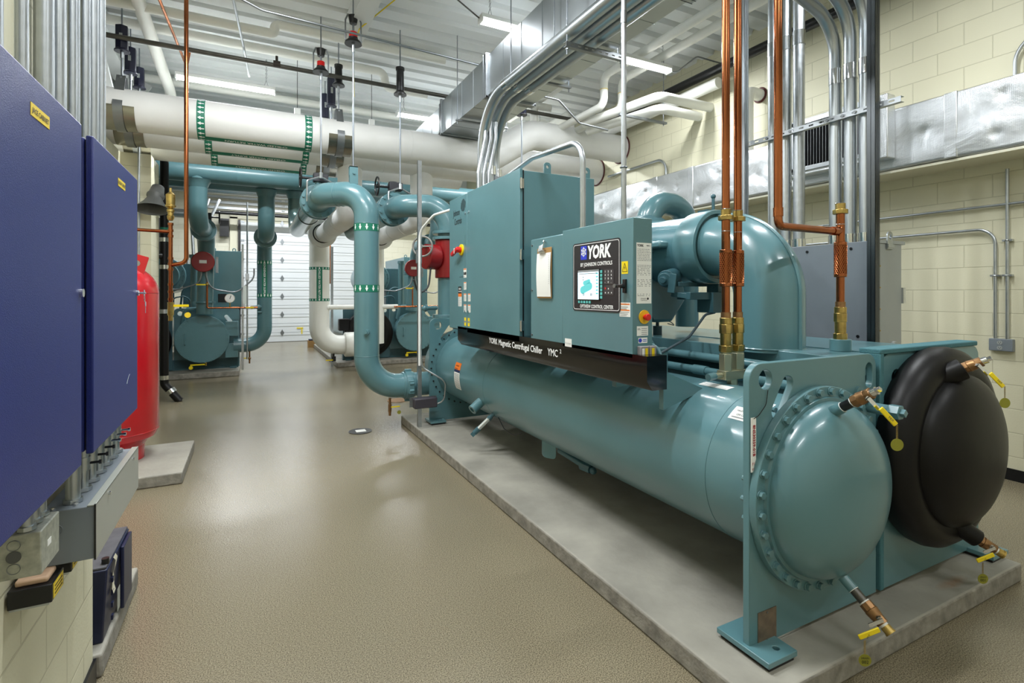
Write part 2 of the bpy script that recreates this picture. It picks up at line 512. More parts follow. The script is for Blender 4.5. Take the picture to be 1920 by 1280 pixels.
# main girder of the roof (runs along Y) and two cross girders
def ibeam(axis, a0, a1, c, z0, z1, w=0.2, t=0.014):
    g = G()
    if axis == 'y':
        g.box(c - w / 2, c + w / 2, a0, a1, z0, z0 + t); g.box(c - w / 2, c + w / 2, a0, a1, z1 - t, z1); g.box(c - 0.006, c + 0.006, a0, a1, z0 + t, z1 - t)
    else:
        g.box(a0, a1, c - w / 2, c + w / 2, z0, z0 + t); g.box(a0, a1, c - w / 2, c + w / 2, z1 - t, z1); g.box(a0, a1, c - 0.006, c + 0.006, z0 + t, z1 - t)
    return g
t = 3
for (c, a0, a1, z0) in ((1.13, -3.0, 6.5, 4.68), (-1.62, 2.7, 18.4, 4.62)):
    struct(ibeam('y', a0, a1, c, z0, 4.95, 0.2).build('trim_%d' % t, WSTEEL)); t += 1
for (yy, z0) in ((10.6, 4.6), (14.4, 4.6)):
    struct(ibeam('x', -5.9, 5.79, yy, z0, 4.95, 0.16).build('trim_%d' % t, WSTEEL)); t += 1

for (a, b_, w_) in (((-1.62, 9.6, 3.4), (-1.62, 7.4, 4.7), 0.05), ((-2.3, 9.6, 3.4), (-1.4, 9.6, 4.8), 0.05), ((-2.6, 6.4, 4.9), (-1.75, 8.7, 3.5), 0.04)):
    G_ = G(); d_ = V(b_) - V(a); G_.obox((V(a) + V(b_)) / 2, d_, (1, 0, 0), w_ * 2, w_, d_.length); G_.keep = True
    struct(G_.build('trim_%d' % t, WSTEEL)); t += 1
G_ = G(); G_.keep = True; G_.box(-1.72, -1.52, 9.5, 9.7, 0, 4.95); struct(G_.build('trim_%d' % t, WSTEEL)); t += 1
# sectional door in the back wall
g = G(); g.keep = True
x0, x1, hgt = -0.28, 3.3, 3.86; n = 13; ph = hgt / n
for k in range(n):
    z = k * ph
    g.box(x0, x1, YB - 0.06, YB - 0.02, z + 0.012, z + ph - 0.0)
    g.box(x0, x1, YB - 0.075, YB - 0.06, z + ph * 0.72, z + ph * 0.98)
d = struct(g.build('door_1', DOORW))
g = G()
for k in range(0, n, 2):
    z = k * ph + ph
    for x in (0.92,):
        g.prism([(-0.06, 0), (0, -0.11), (0.06, 0), (0, 0.11)], slabY(YB - 0.075, x, z), 0.012)
    g.box(x0 - 0.02, x0 + 0.1, YB - 0.09, YB - 0.07, z - 0.03, z + 0.03); g.box(x1 - 0.1, x1 + 0.02, YB - 0.09, YB - 0.07, z - 0.03, z + 0.03)
g.build('hinge', STEEL, d)
g = G()
for x in (x0 - 0.07, x1 + 0.01): g.box(x, x + 0.06, YB - 0.12, YB, 0, hgt + 0.05)
g.build('track', BLACK, d)
g = G(); g.keep = True
g.box(x0 - 0.3, x0 - 0.09, YB - 0.06, YB, 0, 4.0); g.box(x1 + 0.09, x1 + 0.3, YB - 0.06, YB, 0, 4.0); g.box(x0 - 0.3, x1 + 0.3, YB - 0.06, YB, 3.95, 4.15)
struct(g.build('trim_2', CREAM))

# ------------------------------------------------------------ lamps
def light_fixture(x, y, z, label, lx=1.22, light=True, chain=True, gain=1.0):
    r = root('fluorescent_light', label, 'light', (x, y, z), 'strip lights hung below the roof deck')
    g = G().box(x - lx / 2, x + lx / 2, y - 0.06, y + 0.06, z + 0.035, z + 0.075)
    g.box(x - lx / 2, x - lx / 2 + 0.015, y - 0.06, y + 0.06, z - 0.01, z + 0.04); g.box(x + lx / 2 - 0.015, x + lx / 2, y - 0.06, y + 0.06, z - 0.01, z + 0.04)
    g.build('housing', WHITE, r)
    for dy in (-0.032, 0.032):
        G().cyl((x - lx / 2 + 0.015, y + dy, z + 0.01), (x + lx / 2 - 0.015, y + dy, z + 0.01), 0.0145, n=10).build('lamp_tube', TUBEM, r)
    if chain:
        for sx in (-1, 1):
            g = G(); px = x + sx * (lx / 2 - 0.12); zz = z + 0.075
            g.cyl((px - 0.03, y, zz), (px, y, zz + 0.1), 0.003, n=6); g.cyl((px + 0.03, y, zz), (px, y, zz + 0.1), 0.003, n=6)
            k = zz + 0.1
            while k < 4.95: g.ring((px, y, min(k + 0.015, 4.94)), (1, 0, 0) if int(k / 0.026) % 2 else (0, 1, 0), 0.011, 0.0028, 8, 4); k += 0.026
            g.build('chain', STEEL, r)
    if light:
        ld = bpy.data.lights.new('strip', 'AREA'); ld.shape = 'RECTANGLE'; ld.size = lx * 0.95; ld.size_y = 0.1
        ld.energy = LIGHT_W * gain * lx / 1.22; ld.color = LIGHT_C
        lo = bpy.data.objects.new('lamp_glow', ld); COL.objects.link(lo); lo.parent = r; lo.location = (0, 0, -0.012)
    return r
light_fixture(-0.29, 8.2, 4.48, 'lit strip light above the left end of the white insulated pipes')
light_fixture(2.82, 5.12, 4.53, 'lit strip light whose right end passes behind the square steel duct')
light_fixture(4.4, 5.2, 4.55, 'lit strip light right of the steel duct, behind the tall grey conduit')
light_fixture(2.72, 8.3, 4.48, 'lit strip light just left of the far end of the steel duct')
light_fixture(4.35, 8.38, 4.48, 'lit strip light seen below the steel duct above the white pipe bend')
light_fixture(-0.3, 16.4, 4.5, 'lit strip light far back seen below the teal header pipe', 1.3)
light_fixture(1.2, 16.4, 4.5, 'far strip light above the roller door right of the teal drop pipe', 1.3)
light_fixture(4.2, 16.4, 4.5, 'far strip light in the back right corner of the room', 1.3)
for k, (xx, yy) in enumerate(((-0.4, 12.2), (2.4, 12.2), (4.6, 12.2), (0.9, 2.0), (3.9, 2.0), (0.7, -1.0), (3.6, -1.0), (0.1, 5.1), (0.05, 3.3))):  # last position is an extra fixture, added to brighten the dark chiller shell
    light_fixture(xx, yy, 4.6 if k > 2 else 4.5, 'strip light over the ' + ['left far machine', 'aisle beyond the header pipes', 'right far machine', 'near aisle, above the frame', 'near end of the large chiller, above the frame', 'aisle behind the viewer', 'right side behind the viewer', 'aisle beside the blue cabinets, above the frame', 'middle of the aisle, added out of view to brighten the chiller shell'][k], gain=(1, 1, 1, 1.1, 0.8, 0.6, 0.5, 1.1, 1.25)[k])

# ------------------------------------------------------------ concrete pads
def stained(base, cx, cy, rx, ry):
    m = base.copy(); m.name = 'stained_concrete'; nt, b = nodes_of(m)
    src = b.inputs['Base Color'].links[0].from_socket
    tc = nt.nodes.new('ShaderNodeTexCoord'); mp = nt.nodes.new('ShaderNodeMapping')
    mp.inputs['Location'].default_value = (-cx / rx, -cy / ry, 0); mp.inputs['Scale'].default_value = (1 / rx, 1 / ry, 0)
    nt.links.new(tc.outputs['Object'], mp.inputs[0])
    ln = nt.nodes.new('ShaderNodeVectorMath'); ln.operation = 'LENGTH'; nt.links.new(mp.outputs[0], ln.inputs[0])
    mr = nt.nodes.new('ShaderNodeMapRange'); mr.inputs['From Min'].default_value = 0.2; mr.inputs['From Max'].default_value = 1.0; mr.inputs['To Min'].default_value = 1; mr.inputs['To Max'].default_value = 0
    nt.links.new(ln.outputs['Value'], mr.inputs[0])
    n = nt.nodes.new('ShaderNodeTexNoise'); n.inputs['Scale'].default_value = 22; nt.links.new(tc.outputs['Object'], n.inputs['Vector'])
    ml = nt.nodes.new('ShaderNodeMath'); ml.operation = 'MULTIPLY'; nt.links.new(mr.outputs[0], ml.inputs[0]); nt.links.new(n.outputs['Fac'], ml.inputs[1])
    mx = nt.nodes.new('ShaderNodeMix'); mx.data_type = 'RGBA'; mx.inputs[7].default_value = srgb('7A5228')
    nt.links.new(ml.outputs[0], mx.inputs[0]); nt.links.new(src, mx.inputs[6]); nt.links.new(mx.outputs[2], b.inputs['Base Color'])
    return m
def pad(x0, x1, y0, y1, z, label):
    o = G().box(x0, x1, y0, y1, 0, z).build('concrete_pad', CONC, bev=0.012)
    o.data.materials.append(CONCE)
    for p in o.data.polygons:
        if abs(p.normal.z) < 0.5: p.material_index = 1
    return tag(o, label, 'concrete pad')
pd_ = pad(1.645, 3.82, 1.265, 6.25, 0.1, 'long worn concrete pad under the large chiller in front')
pd_.data.materials[0] = stained(CONC, 3.24 - pd_.location.x, 1.345 - pd_.location.y, 0.15, 0.04)
pad(-1.49, -0.51, 5.1, 6.15, 0.1, 'small square concrete pad under the red tank')
pad(-0.95, -0.55, 2.68, 3.45, 0.1, 'narrow concrete kerb under the dark blue case at lower left')
pad(-3.1, -0.2, 11.25, 16.2, 0.1, 'concrete pad under the far left chiller')
pad(1.65, 4.4, 11.55, 16.4, 0.1, 'concrete pad under the far right chiller')

# floor drain covers
r = root('floor_drain', 'round black floor drain cover with a white label in the aisle', 'drain', (1.13, 6.1, 0))
G().cyl((1.13, 6.1, 0), (1.13, 6.1, 0.006), 0.13, n=32).build('cover', BLACK, r)
G().box(1.08, 1.19, 6.05, 6.15, 0.006, 0.008).build('label', PAPER, r)
o = G().cyl((1.95, 7.6, 0), (1.95, 7.6, 0.006), 0.15, n=32).build('floor_cleanout', BRONZE)
tag(o, 'round brass cleanout plate in the floor behind the chiller elbow', 'cleanout')
# ------------------------------------------------------------ the big chiller in front
ch = root('chiller', 'large teal water chiller with control panel on the near concrete pad', 'chiller', (2.8, 3.6, 0.1))
YP = 1.45
# evaporator tube sheet (left) with lifting holes
def tube_sheet(name, x0, x1, y, z0, z1, holes, corners=(1, 1, 0, 0), m=TEAL, th=0.032):
    out = rrect(x0, x1, z0, z1, 0.07, 6, corners)
    g = G().plate(out, holes, lambda a, b, c: (a, y + c, b), th)
    return g.build(name, m, ch, bev=0.003)
EX, EZ, ER = 2.28, 0.734, 0.373       # evaporator shell axis and radius
CX, CZ, CR = 3.23, 0.80, 0.425        # condenser shell
hl = [circ(1.935, 1.235, 0.042, 20), slot(2.045, 1.15, 0.13, 0.036, math.radians(58)), slot(2.69, 1.2, 0.06, 0.03, PI / 2)]
tube_sheet('end_plate', 1.835, 2.75, YP, 0.125, 1.305, hl)
hl = [circ(1.935, 1.225, 0.045, 20), slot(2.05, 1.13, 0.14, 0.04, math.radians(55))]
tube_sheet('end_plate', 1.835, 3.79, 5.7, 0.125, 1.305, hl)
tube_sheet('end_plate', 2.80, 3.80, YP, 0.125, 1.295, [circ(2.93, 1.17, 0.042, 20)])
# foam wrap edging of the right plate
g = G().box(2.765, 2.80, YP - 0.012, YP + 0.06, 0.13, 1.3).box(2.765, 3.76, YP - 0.012, YP + 0.09, 1.295, 1.322)
g.build('foam_edging', TEALD, ch, bev=0.006)
def bx(name, x0, x1, y0, y1, z0, z1, m=TEAL, bev=0.004, par=None):
    return G().box(x0, x1, y0, y1, z0, z1).build(name, m, par or ch, bev=bev)
# feet
def foot(x0, x1, y0, y1, hx, hy):
    M3 = lambda a, b, c: (a, b, 0.118 + c)
    o = G().plate(rect(x0, x1, y0, y1), [circ(hx, hy, 0.014, 14)], M3, 0.024).build('foot', TEAL, ch, bev=0.003)
    G().box(x0 + 0.015, x1 - 0.01, y0 + 0.01, y1 - 0.01, 0.1, 0.118).build('isolation_pad', BLACK, o)
foot(1.815, 1.99, 1.345, 1.6, 1.925, 1.395)
foot(3.66, 3.84, 1.33, 1.58, 3.75, 1.375)
foot(1.815, 2.0, 5.6, 5.82, 1.9, 5.63)
foot(3.62, 3.8, 5.6, 5.82, 3.7, 5.63)
# shells
g = G().cyl((EX, YP + 0.03, EZ), (EX, 5.7, EZ), ER, n=72)
sh = g.build('evaporator_shell', TEAL, ch)
g = G().cyl((CX, YP + 0.03, CZ), (CX, 5.7, CZ), CR, n=72); g.build('condenser_shell', TEAL, ch)
# weld seams on the shell
for yy in (1.75, 4.35): G().ring((EX, yy, EZ), (0, 1, 0), ER, 0.0025, 72, 6).build('weld_seam', TEAL, sh)
# water box flange, dome and bolts
G().cyl((EX, YP - 0.035, EZ), (EX, YP, EZ), 0.449, n=80).build('flange', TEAL, ch, bev=0.003)
pr = [(0, 0.405), (0.012, 0.40)]
for k in range(17):
    a = PI / 2 * k / 16
    pr.append((0.012 + 0.165 * math.sin(a), max(0.0001, 0.385 * math.cos(a) ** 0.85)))
G().rev([(-0.0, 0.405)] + pr[1:], (EX, YP - 0.035, EZ), (0, -1, 0), 80).build('water_box_head', TEAL, ch, ang=60)
def hexbolt(c, d, r, L, shank=True):
    g = G().cyl(V(c), V(c) + V(d) * L, r, n=6); g.cyl(V(c) - V(d) * 0.001, V(c) + V(d) * L * 0.25, r * 1.25, n=14)
    return g
b0 = None
for k in range(32):
    a = 2 * PI * (k + 0.5) / 32
    p = (EX + 0.427 * math.cos(a), YP - 0.035, EZ + 0.427 * math.sin(a))
    if b0 is None:
        b0 = hexbolt(p, (0, -1, 0), 0.0155, 0.018).build('bolt', TEAL, ch, bev=0.001); p0 = p
    else:
        c = b0.copy(); COL.objects.link(c); c.parent = ch; c.location = V(p) - V(p0)
pp_ = [V((EX + 0.427 * math.cos(2 * PI * k / 32), YP + 0.031, EZ + 0.427 * math.sin(2 * PI * k / 32))) for k in range(32)]
repeat(G().cyl(pp_[0], pp_[0] + V((0, 0.02, 0)), 0.012, n=8).build('stud', TEAL, ch), pp_[0], pp_[1:])
# studs of the far water box seen on the inner plate
pp_ = [V((EX + 0.43 * math.cos(2 * PI * k / 36), 5.699, EZ + 0.43 * math.sin(2 * PI * k / 36))) for k in range(36)]
repeat(G().cyl(pp_[0], pp_[0] - V((0, 0.014, 0)), 0.009, n=8).build('stud', BLACK, ch), pp_[0], pp_[1:])
# plugs and pipe stub on the left plate
g = G().cyl((2.6, YP, 1.115), (2.6, YP - 0.012, 1.115), 0.038, n=24).cyl((2.6, YP - 0.012, 1.115), (2.6, YP - 0.05, 1.115), 0.024, n=6)
g.cyl((2.635, YP, 1.055), (2.635, YP - 0.14, 1.055), 0.026, n=20).cyl((2.635, YP - 0.12, 1.055), (2.635, YP - 0.165, 1.055), 0.034, n=6).cyl((2.635, YP - 0.165, 1.055), (2.635, YP - 0.185, 1.055), 0.018, n=4)
g.build('pipe_plug', TEAL, ch)
# bare metal name plate
o = bx('name_plate', 1.885, 2.0, YP - 0.003, YP, 0.135, 0.265, mat('bare_plate', '77695A', 0.55, 0.5, var=0.25, vscale=25), 0)
G().cyl((1.94, YP - 0.003, 0.255), (1.94, YP - 0.006, 0.255), 0.004, n=8).cyl((1.94, YP - 0.003, 0.143), (1.94, YP - 0.006, 0.143), 0.004, n=8).build('rivet', STEEL, o)
# black foam insulated head
pr = [(0, 0.50), (0.02, 0.513), (0.06, 0.518), (0.10, 0.508), (0.135, 0.475), (0.15, 0.43), (0.148, 0.40), (0.142, 0.385)]
G().rev(pr + [(0.14, 0.37)], (CX, YP, CZ), (0, -1, 0), 80, cap=False).build('insulated_rim', BLACK_FOAM, ch, ang=70)
pr = [(0.138, 0.392)]
for k in range(1, 13):
    a = PI / 2 * k / 12
    pr.append((0.138 + 0.13 * math.sin(a), max(0.0001, 0.388 * math.cos(a) ** 0.8)))
G().rev(pr, (CX, YP, CZ), (0, -1, 0), 80, cap=False).build('insulated_head', BLACK_FOAM, ch, ang=70)

# drain valve assemblies on the heads
def drain(base, d, stub_m, stub_r, foam, tagtext, legend):
    d = V(d).normalized(); b = V(base)
    r = G().cyl(b, b + d * (0.004 if foam else 0.055), stub_r, n=24)
    o = r.build('drain_stub', stub_m, ch)
    if not foam:
        G().cyl(b + d * 0.05, b + d * 0.057, 0.0215, n=20).cyl(b + d * 0.105, b + d * 0.112, 0.0215, n=20).build('thread_tape', PAPER, o)
        G().cyl(b + d * 0.05, b + d * 0.115, 0.0195, n=20).build('nipple', DKSTEEL if legend else BLACK, o)
        s = 0.11
    else:
        s = -0.004
    g = G().cyl(b + d * s, b + d * (s + 0.028), 0.026, n=8).cyl(b + d * (s + 0.028), b + d * (s + 0.06), 0.028, 0.024, n=20).cyl(b + d * (s + 0.06), b + d * (s + 0.085), 0.024, n=8)
    vb = g.build('ball_valve', BRONZE, ch, bev=0.0015)
    if legend:
        G().cyl(b + d * (s + 0.085), b + d * (s + 0.095), 0.017, n=16).build('thread_tape', PAPER, vb)
        G().cyl(b + d * (s + 0.093), b + d * (s + 0.115), 0.02, n=16).cyl(b + d * (s + 0.115), b + d * (s + 0.122), 0.022, n=16).build('hose_cap', BRASS, vb)
    else:
        G().cyl(b + d * (s + 0.085), b + d * (s + 0.108), 0.017, n=14).cyl(b + d * (s + 0.1), b + d * (s + 0.125), 0.011, n=4).build('plug', CHROME, vb)
    # lever handle
    c = b + d * (s + 0.045)
    out = V((-0.55, -0.83, 0.05)).normalized()
    hs = c + out * 0.032
    if legend: hd = V((-0.95, -0.1, -0.32)).normalized()
    else: hd = V((0.25, -0.62, -0.62)).normalized()
    G().cyl(c, hs, 0.006, n=10).cyl(hs - out * 0.004, hs + out * 0.006, 0.011, n=6).build('valve_stem', CHROME, vb)
    G().obox(hs + hd * 0.028, out, hd, 0.06, 0.015, 0.003).build('lever', CHROME, vb)
    hb = G().obox(hs + hd * 0.092, out, hd, 0.085, 0.02, 0.008).build('lever_grip', YELLOW, vb, bev=0.003)
    up = out.cross(hd) if not legend else hd.cross(out) * -1
    u = hd; vdir = out.cross(hd)
    if vdir.z < 0: vdir = -vdir
    if u.dot(V((1, 0, 0))) < 0: u = -u
    org = hs + hd * 0.092 + out * 0.0048
    put_text(G(), 'WATER', lambda a, bb: org + u * (a - 0.026) + vdir * (bb - 0.005), 0.014).build('lettering', INK, hb)
    # bead chain and round tag
    e = hs + hd * 0.13
    g = G()
    for k in range(12):
        for sx in (-1, 1): g.sph(e + V((sx * 0.004, 0, -0.004 - 0.0045 * k)), 0.002, 6)
    g.build('bead_chain', BRASS, vb)
    tc = e + V((0, 0, -0.08))
    n3 = V((-0.5, -0.86, 0)).normalized()
    tg = G().cyl(tc, tc - n3 * -0.0015, 0.024, n=28).build('valve_tag', KHAKI, vb)
    rt = n3.cross(V((0, 0, 1))).normalized() * -1
    if rt.x < 0: rt = -rt
    if tagtext:
        g = put_text(G(), tagtext, lambda a, bb: tc + n3 * 0.0025 + rt * (a * 1.0) + V((0, 0, bb - 0.012)), 0.018, align='CENTER')
        put_text(g, 'DRAIN', lambda a, bb: tc + n3 * 0.0025 + rt * a + V((0, 0, bb + 0.006)), 0.010, align='CENTER')
        g.build('lettering', INK, tg)
drain((2.235, 1.355, 1.085), (0, -0.82, 0.57), TEAL, 0.024, False, '', False)
drain((2.28, 1.335, 0.375), (0.03, -0.8, -0.6), TEAL, 0.022, False, '002', True)
def sleeve(a, b, r):
    G().cyl(a, b, r, n=28).build('foam_sleeve', BLACK_FOAM, ch, bev=0.003)
sleeve((3.10, 1.35, 1.165), (3.155, 1.265, 1.225), 0.052)
drain((3.155, 1.265, 1.225), (0.25, -0.8, 0.5), BRASS, 0.018, True, '', False)
sleeve((3.21, 1.34, 0.43), (3.285, 1.26, 0.355), 0.045)
drain((3.285, 1.26, 0.355), (0.5, -0.7, -0.5), BRASS, 0.018, True, '001', True)
# hanging serial tag on the plate corner
sg = bx('serial_tag', 1.838, 1.868, YP - 0.006, YP - 0.004, 0.86, 1.085, PAPER, 0)
g = G(); put_text(g, '8N530359-01B', lambda a, b: (1.848 + b, YP - 0.0075, 1.055 - a), 0.021, bold=0.03)
g.build('lettering', INKR, sg)
g = G(); put_text(g, 'F1', lambda a, b: (1.843 + a, YP - 0.0075, 0.888 + b), 0.018); put_text(g, 'YMC', lambda a, b: (1.841 + a, YP - 0.0075, 0.867 + b), 0.014)
g.build('lettering', INKR, sg)
G().tube([(1.853, YP - 0.006, 1.08), (1.88, YP - 0.008, 1.09), (1.93, YP - 0.006, 1.13), (1.945, YP - 0.004, 1.19)], 0.0016, 0.04, 6).build('tag_wire', BLACK, sg)

# apron under the control boxes
XB = 1.75
g = G()
YA0, YA1 = 1.97, 4.58
pr = [(XB, 1.285), (XB, 1.16), (XB + 0.035, 1.112), (XB + 0.13, 1.112), (XB + 0.13, 1.285)]
g.add([(x, YA0, z) for x, z in pr] + [(x, YA1, z) for x, z in pr], [tuple(range(5)), tuple(range(9, 4, -1))] + [(i, (i + 1) % 5, (i + 1) % 5 + 5, i + 5) for i in range(5)])
ap = g.build('apron', BLACKG, ch)
g = G()
put_text(g, 'YORK', onX(XB, 3.86, 1.19), 0.064, bold=0.012, sx=0.92)
put_text(g, 'Magnetic Centrifugal Chiller', onX(XB, 3.68, 1.19), 0.064, bold=0.016, sx=0.94)
put_text(g, 'YMC', onX(XB, 2.925, 1.19), 0.066, bold=0.012, sx=0.92)
put_text(g, '2', onX(XB, 2.775, 1.218), 0.036, bold=0.012)
g.build('lettering', INKW, ap)
bx('box_bracket', 1.95, 2.3, 4.3, 4.36, 1.05, 1.3); bx('box_bracket', 1.9, 2.3, 2.4, 2.44, 1.05, 1.262)
g = G().add([(1.885, 2.0, 1.0), (2.16, 2.0, 1.075), (2.16, 2.0, 1.09), (1.885, 2.0, 1.2), (1.885, 2.03, 1.0), (2.16, 2.03, 1.075), (2.16, 2.03, 1.09), (1.885, 2.03, 1.2)], [(0, 1, 2, 3), (7, 6, 5, 4), (0, 4, 5, 1), (1, 5, 6, 2), (2, 6, 7, 3), (3, 7, 4, 0)])
g.build('box_bracket', TEAL, ch)

# variable speed drive cabinet
DB = bx('drive_cabinet', XB + 0.03, 2.42, 3.33, 4.80, 1.255, 2.50)
XD = XB
dl = bx('cabinet_door', XD, XD + 0.028, 4.35, 4.81, 1.26, 2.505, par=DB)
dr = bx('cabinet_door', XD, XD + 0.028, 3.325, 4.345, 1.24, 2.51, par=DB)
g = G().box(XD + 0.028, XD + 0.034, 3.32, 4.8, 1.25, 2.5); g.build('door_gasket', BLACK, DB)
g = G()
for z in (1.36, 1.88, 2.4): g.box(XD + 0.002, XD + 0.03, 3.312, 3.325, z - 0.035, z + 0.035).cyl((XD + 0.008, 3.312, z - 0.04), (XD + 0.008, 3.312, z + 0.04), 0.006, n=10)
g.build('hinge', CHROME, DB)
g = G()
for (yy, z) in ((4.39, 2.33), (4.31, 2.33), (4.39, 1.43), (4.31, 1.43)): g.cyl((XD, yy, z), (XD - 0.006, yy, z), 0.011, n=16)
g.build('quarter_turn_latch', CHROME, DB)
for (yy) in (3.40, 3.33 + 1.42):
    pass
for (x, yy) in ((2.0, 3.345), (2.36, 3.345), (2.0, 4.7)):
    G().plate(rrect(-0.03, 0.03, 0, 0.085, 0.025, 5, (1, 1, 0, 0)), [circ(0, 0.052, 0.013, 14)], lambda a, b, c: (x + a, yy + c, 2.5 + b), 0.01).build('lifting_eye', TEAL, DB)
# Johnson Controls mark
g = G(); put_text(g, 'Johnson', onX(XD, 4.70, 2.335), 0.085, bold=0.012, sx=0.62); put_text(g, 'Controls', onX(XD, 4.67, 2.25), 0.085, bold=0.012, sx=0.62)
g.build('lettering', INK, dl)
def globe(x, y, z, r, m, par):
    g = G()
    for k in range(7):
        q = -0.86 + 1.72 * k / 6
        h = math.sqrt(1 - q * q) * r; wv = r * 0.085
        L = [(q * r + wv * (0.6 * math.sin(PI * (j / 8 - 0.5) * 2)) - wv, -h + 2 * h * j / 8) for j in range(9)]
        R_ = [(a + 2 * wv * 0.85, b) for a, b in L]
        for j in range(8):
            flat(g, [L[j], R_[j], R_[j + 1], L[j + 1]], onX(x, y, z, 0.0012))
    g.build('emblem', m, par)
globe(XD, 4.44, 2.41, 0.058, INK, dl)
# disconnect handle
g = G().cyl((XD, 4.475, 2.0), (XD - 0.012, 4.475, 2.0), 0.052, n=28); hd = g.build('handle_plate', YELLOW, dl)
g = G().cyl((XD - 0.012, 4.475, 2.0), (XD - 0.05, 4.475, 2.0), 0.028, n=20).obox((XD - 0.05, 4.53, 1.985), (0, 1, -0.3), (1, 0, 0), 0.028, 0.036, 0.17)
h2 = g.build('disconnect_handle', RED2, dl, bev=0.006)
g = G().box(XD - 0.066, XD - 0.0655, 4.50, 4.512, 1.965, 2.01).box(XD - 0.066, XD - 0.0655, 4.49, 4.522, 2.005, 2.013); g.build('mark', INKW, h2)
g = G()
for P in (rect(0, 0.003, -0.28, 0.1), rect(-0.14, 0.003, -0.283, -0.28)): flat(g, P, onX(XD, 4.395, 2.03))
g.build('seam_line', INK, dl)
def label_x(par, y, z, w, h, bands, m=PAPER, name='label', x=XD):
    # y: left edge as seen from the aisle (large Y), z: bottom
    o = G(); flat(o, rect(0, w, 0, h), onX(x, y, z, 0.0008)); o = o.build(name, m, par)
    for (b0_, b1, mm) in bands:
        q = G(); flat(q, rect(w * 0.06, w * 0.94, h * b0_, h * b1), onX(x, y, z, 0.0014)); q.build('print', mm, o)
    return o
def lines(par, y, z, w, h, n, x=XD, m=INKG):
    q = G()
    for k in range(n):
        zz = h * (k + 0.3) / n
        flat(q, rect(0, w * (0.75 + 0.25 * ((k * 7) % 5) / 4), zz, zz + h / n * 0.32), onX(x, y, z, 0.0018))
    q.build('print', m, par)
o = label_x(dl, 4.43, 1.74, 0.07, 0.085, [(0.85, 0.98, ORANGE), (0.3, 0.6, INK)])
q = G(); put_text(q, '!', onX(XD, 4.405, 1.77, 0.002), 0.03); q.build('print', INKW, o)
for (yy, zz) in ((4.425, 1.64), (4.425, 1.535), (4.425, 1.435), (4.325, 1.535), (4.325, 1.435)):
    o = label_x(dl if yy > 4.35 else dr, yy, zz - 0.01, 0.062, 0.07, [(0.86, 0.98, ORANGE)]); lines(o, yy - 0.006, zz - 0.005, 0.05, 0.048, 5)
o = label_x(dl, 4.565, 1.475, 0.085, 0.185, [], PAPER); lines(o, 4.555, 1.48, 0.065, 0.085, 7)
q = G(); flat(q, rect(0, 0.085, 0.12, 0.185), onX(XD, 4.565, 1.475, 0.0014)); q.build('print', INK, o)
q = G(); flat(q, rect(0, 0.085, 0.09, 0.12), onX(XD, 4.565, 1.475, 0.0014)); q.build('print', ORANGE, o)
q = G(); put_text(q, 'HIGH', onX(XD, 4.552, 1.63, 0.002), 0.024, bold=0.02); put_text(q, 'VOLTAGE', onX(XD, 4.56, 1.608, 0.002), 0.018, bold=0.02); q.build('print', INKW, o)
for yy in (4.415, 4.33): label_x(dl if yy > 4.35 else dr, yy, 1.30, 0.05, 0.075, [(0.4, 0.62, INKG)], YELLOW)

# electrical boxes: recessed middle box and control centre
MB_ = bx('junction_cabinet', XB + 0.015, 2.2, 2.75, 3.17, 1.262, 1.975)
bx('cover', XB + 0.003, XB + 0.015, 2.745, 3.16, 1.27, 1.97, par=MB_)
g = G()
for (yy, z) in ((3.14, 1.93), (3.14, 1.31), (3.14, 1.62)): g.cyl((XB + 0.003, yy, z), (XB - 0.002, yy, z), 0.007, n=10)
for (yy) in (3.05, 2.9): g.cyl((1.9, yy, 1.975), (1.9, yy, 1.99), 0.014, n=8)
g.build('screw', STEEL, MB_)
CC = bx('control_centre', XB, 1.88, 2.075, 2.745, 1.262, 1.99)
pl = G().prism(rrect(-0.0, 0.45, 0, 0.40, 0.02), slabX(XB, 2.622, 1.495), 0.003).build('overlay', PANELBLK, CC)
g = G()
o1 = rrect(0.008, 0.442, 0.008, 0.392, 0.016); i1 = rrect(0.011, 0.439, 0.011, 0.389, 0.014)
n = len(o1)
g.add([onX(XB, 2.622, 1.495, 0.0035)(a, b) for a, b in o1] + [onX(XB, 2.622, 1.495, 0.0035)(a, b) for a, b in i1], [(i, (i + 1) % n, n + (i + 1) % n, n + i) for i in range(n)])
g.build('border', INKW, pl)
MP = lambda yy, zz, off=0.0042: onX(XB, yy, zz, off)
g = G(); put_text(g, 'YORK', MP(2.468, 1.80), 0.1, bold=0.045, shear=0.12, sx=0.78); put_text(g, 'BY JOHNSON CONTROLS', MP(2.54, 1.755), 0.03, bold=0.02, sx=0.86)
put_text(g, 'OPTIVIEW CONTROL CENTER', MP(2.545, 1.513), 0.028, bold=0.02, sx=0.82); g.build('lettering', INKW, pl)
q = G(); flat(q, rect(0, 0.062, 0, 0.08), MP(2.538, 1.795)); q = q.build('logo_square', INKB, pl)
g = G()
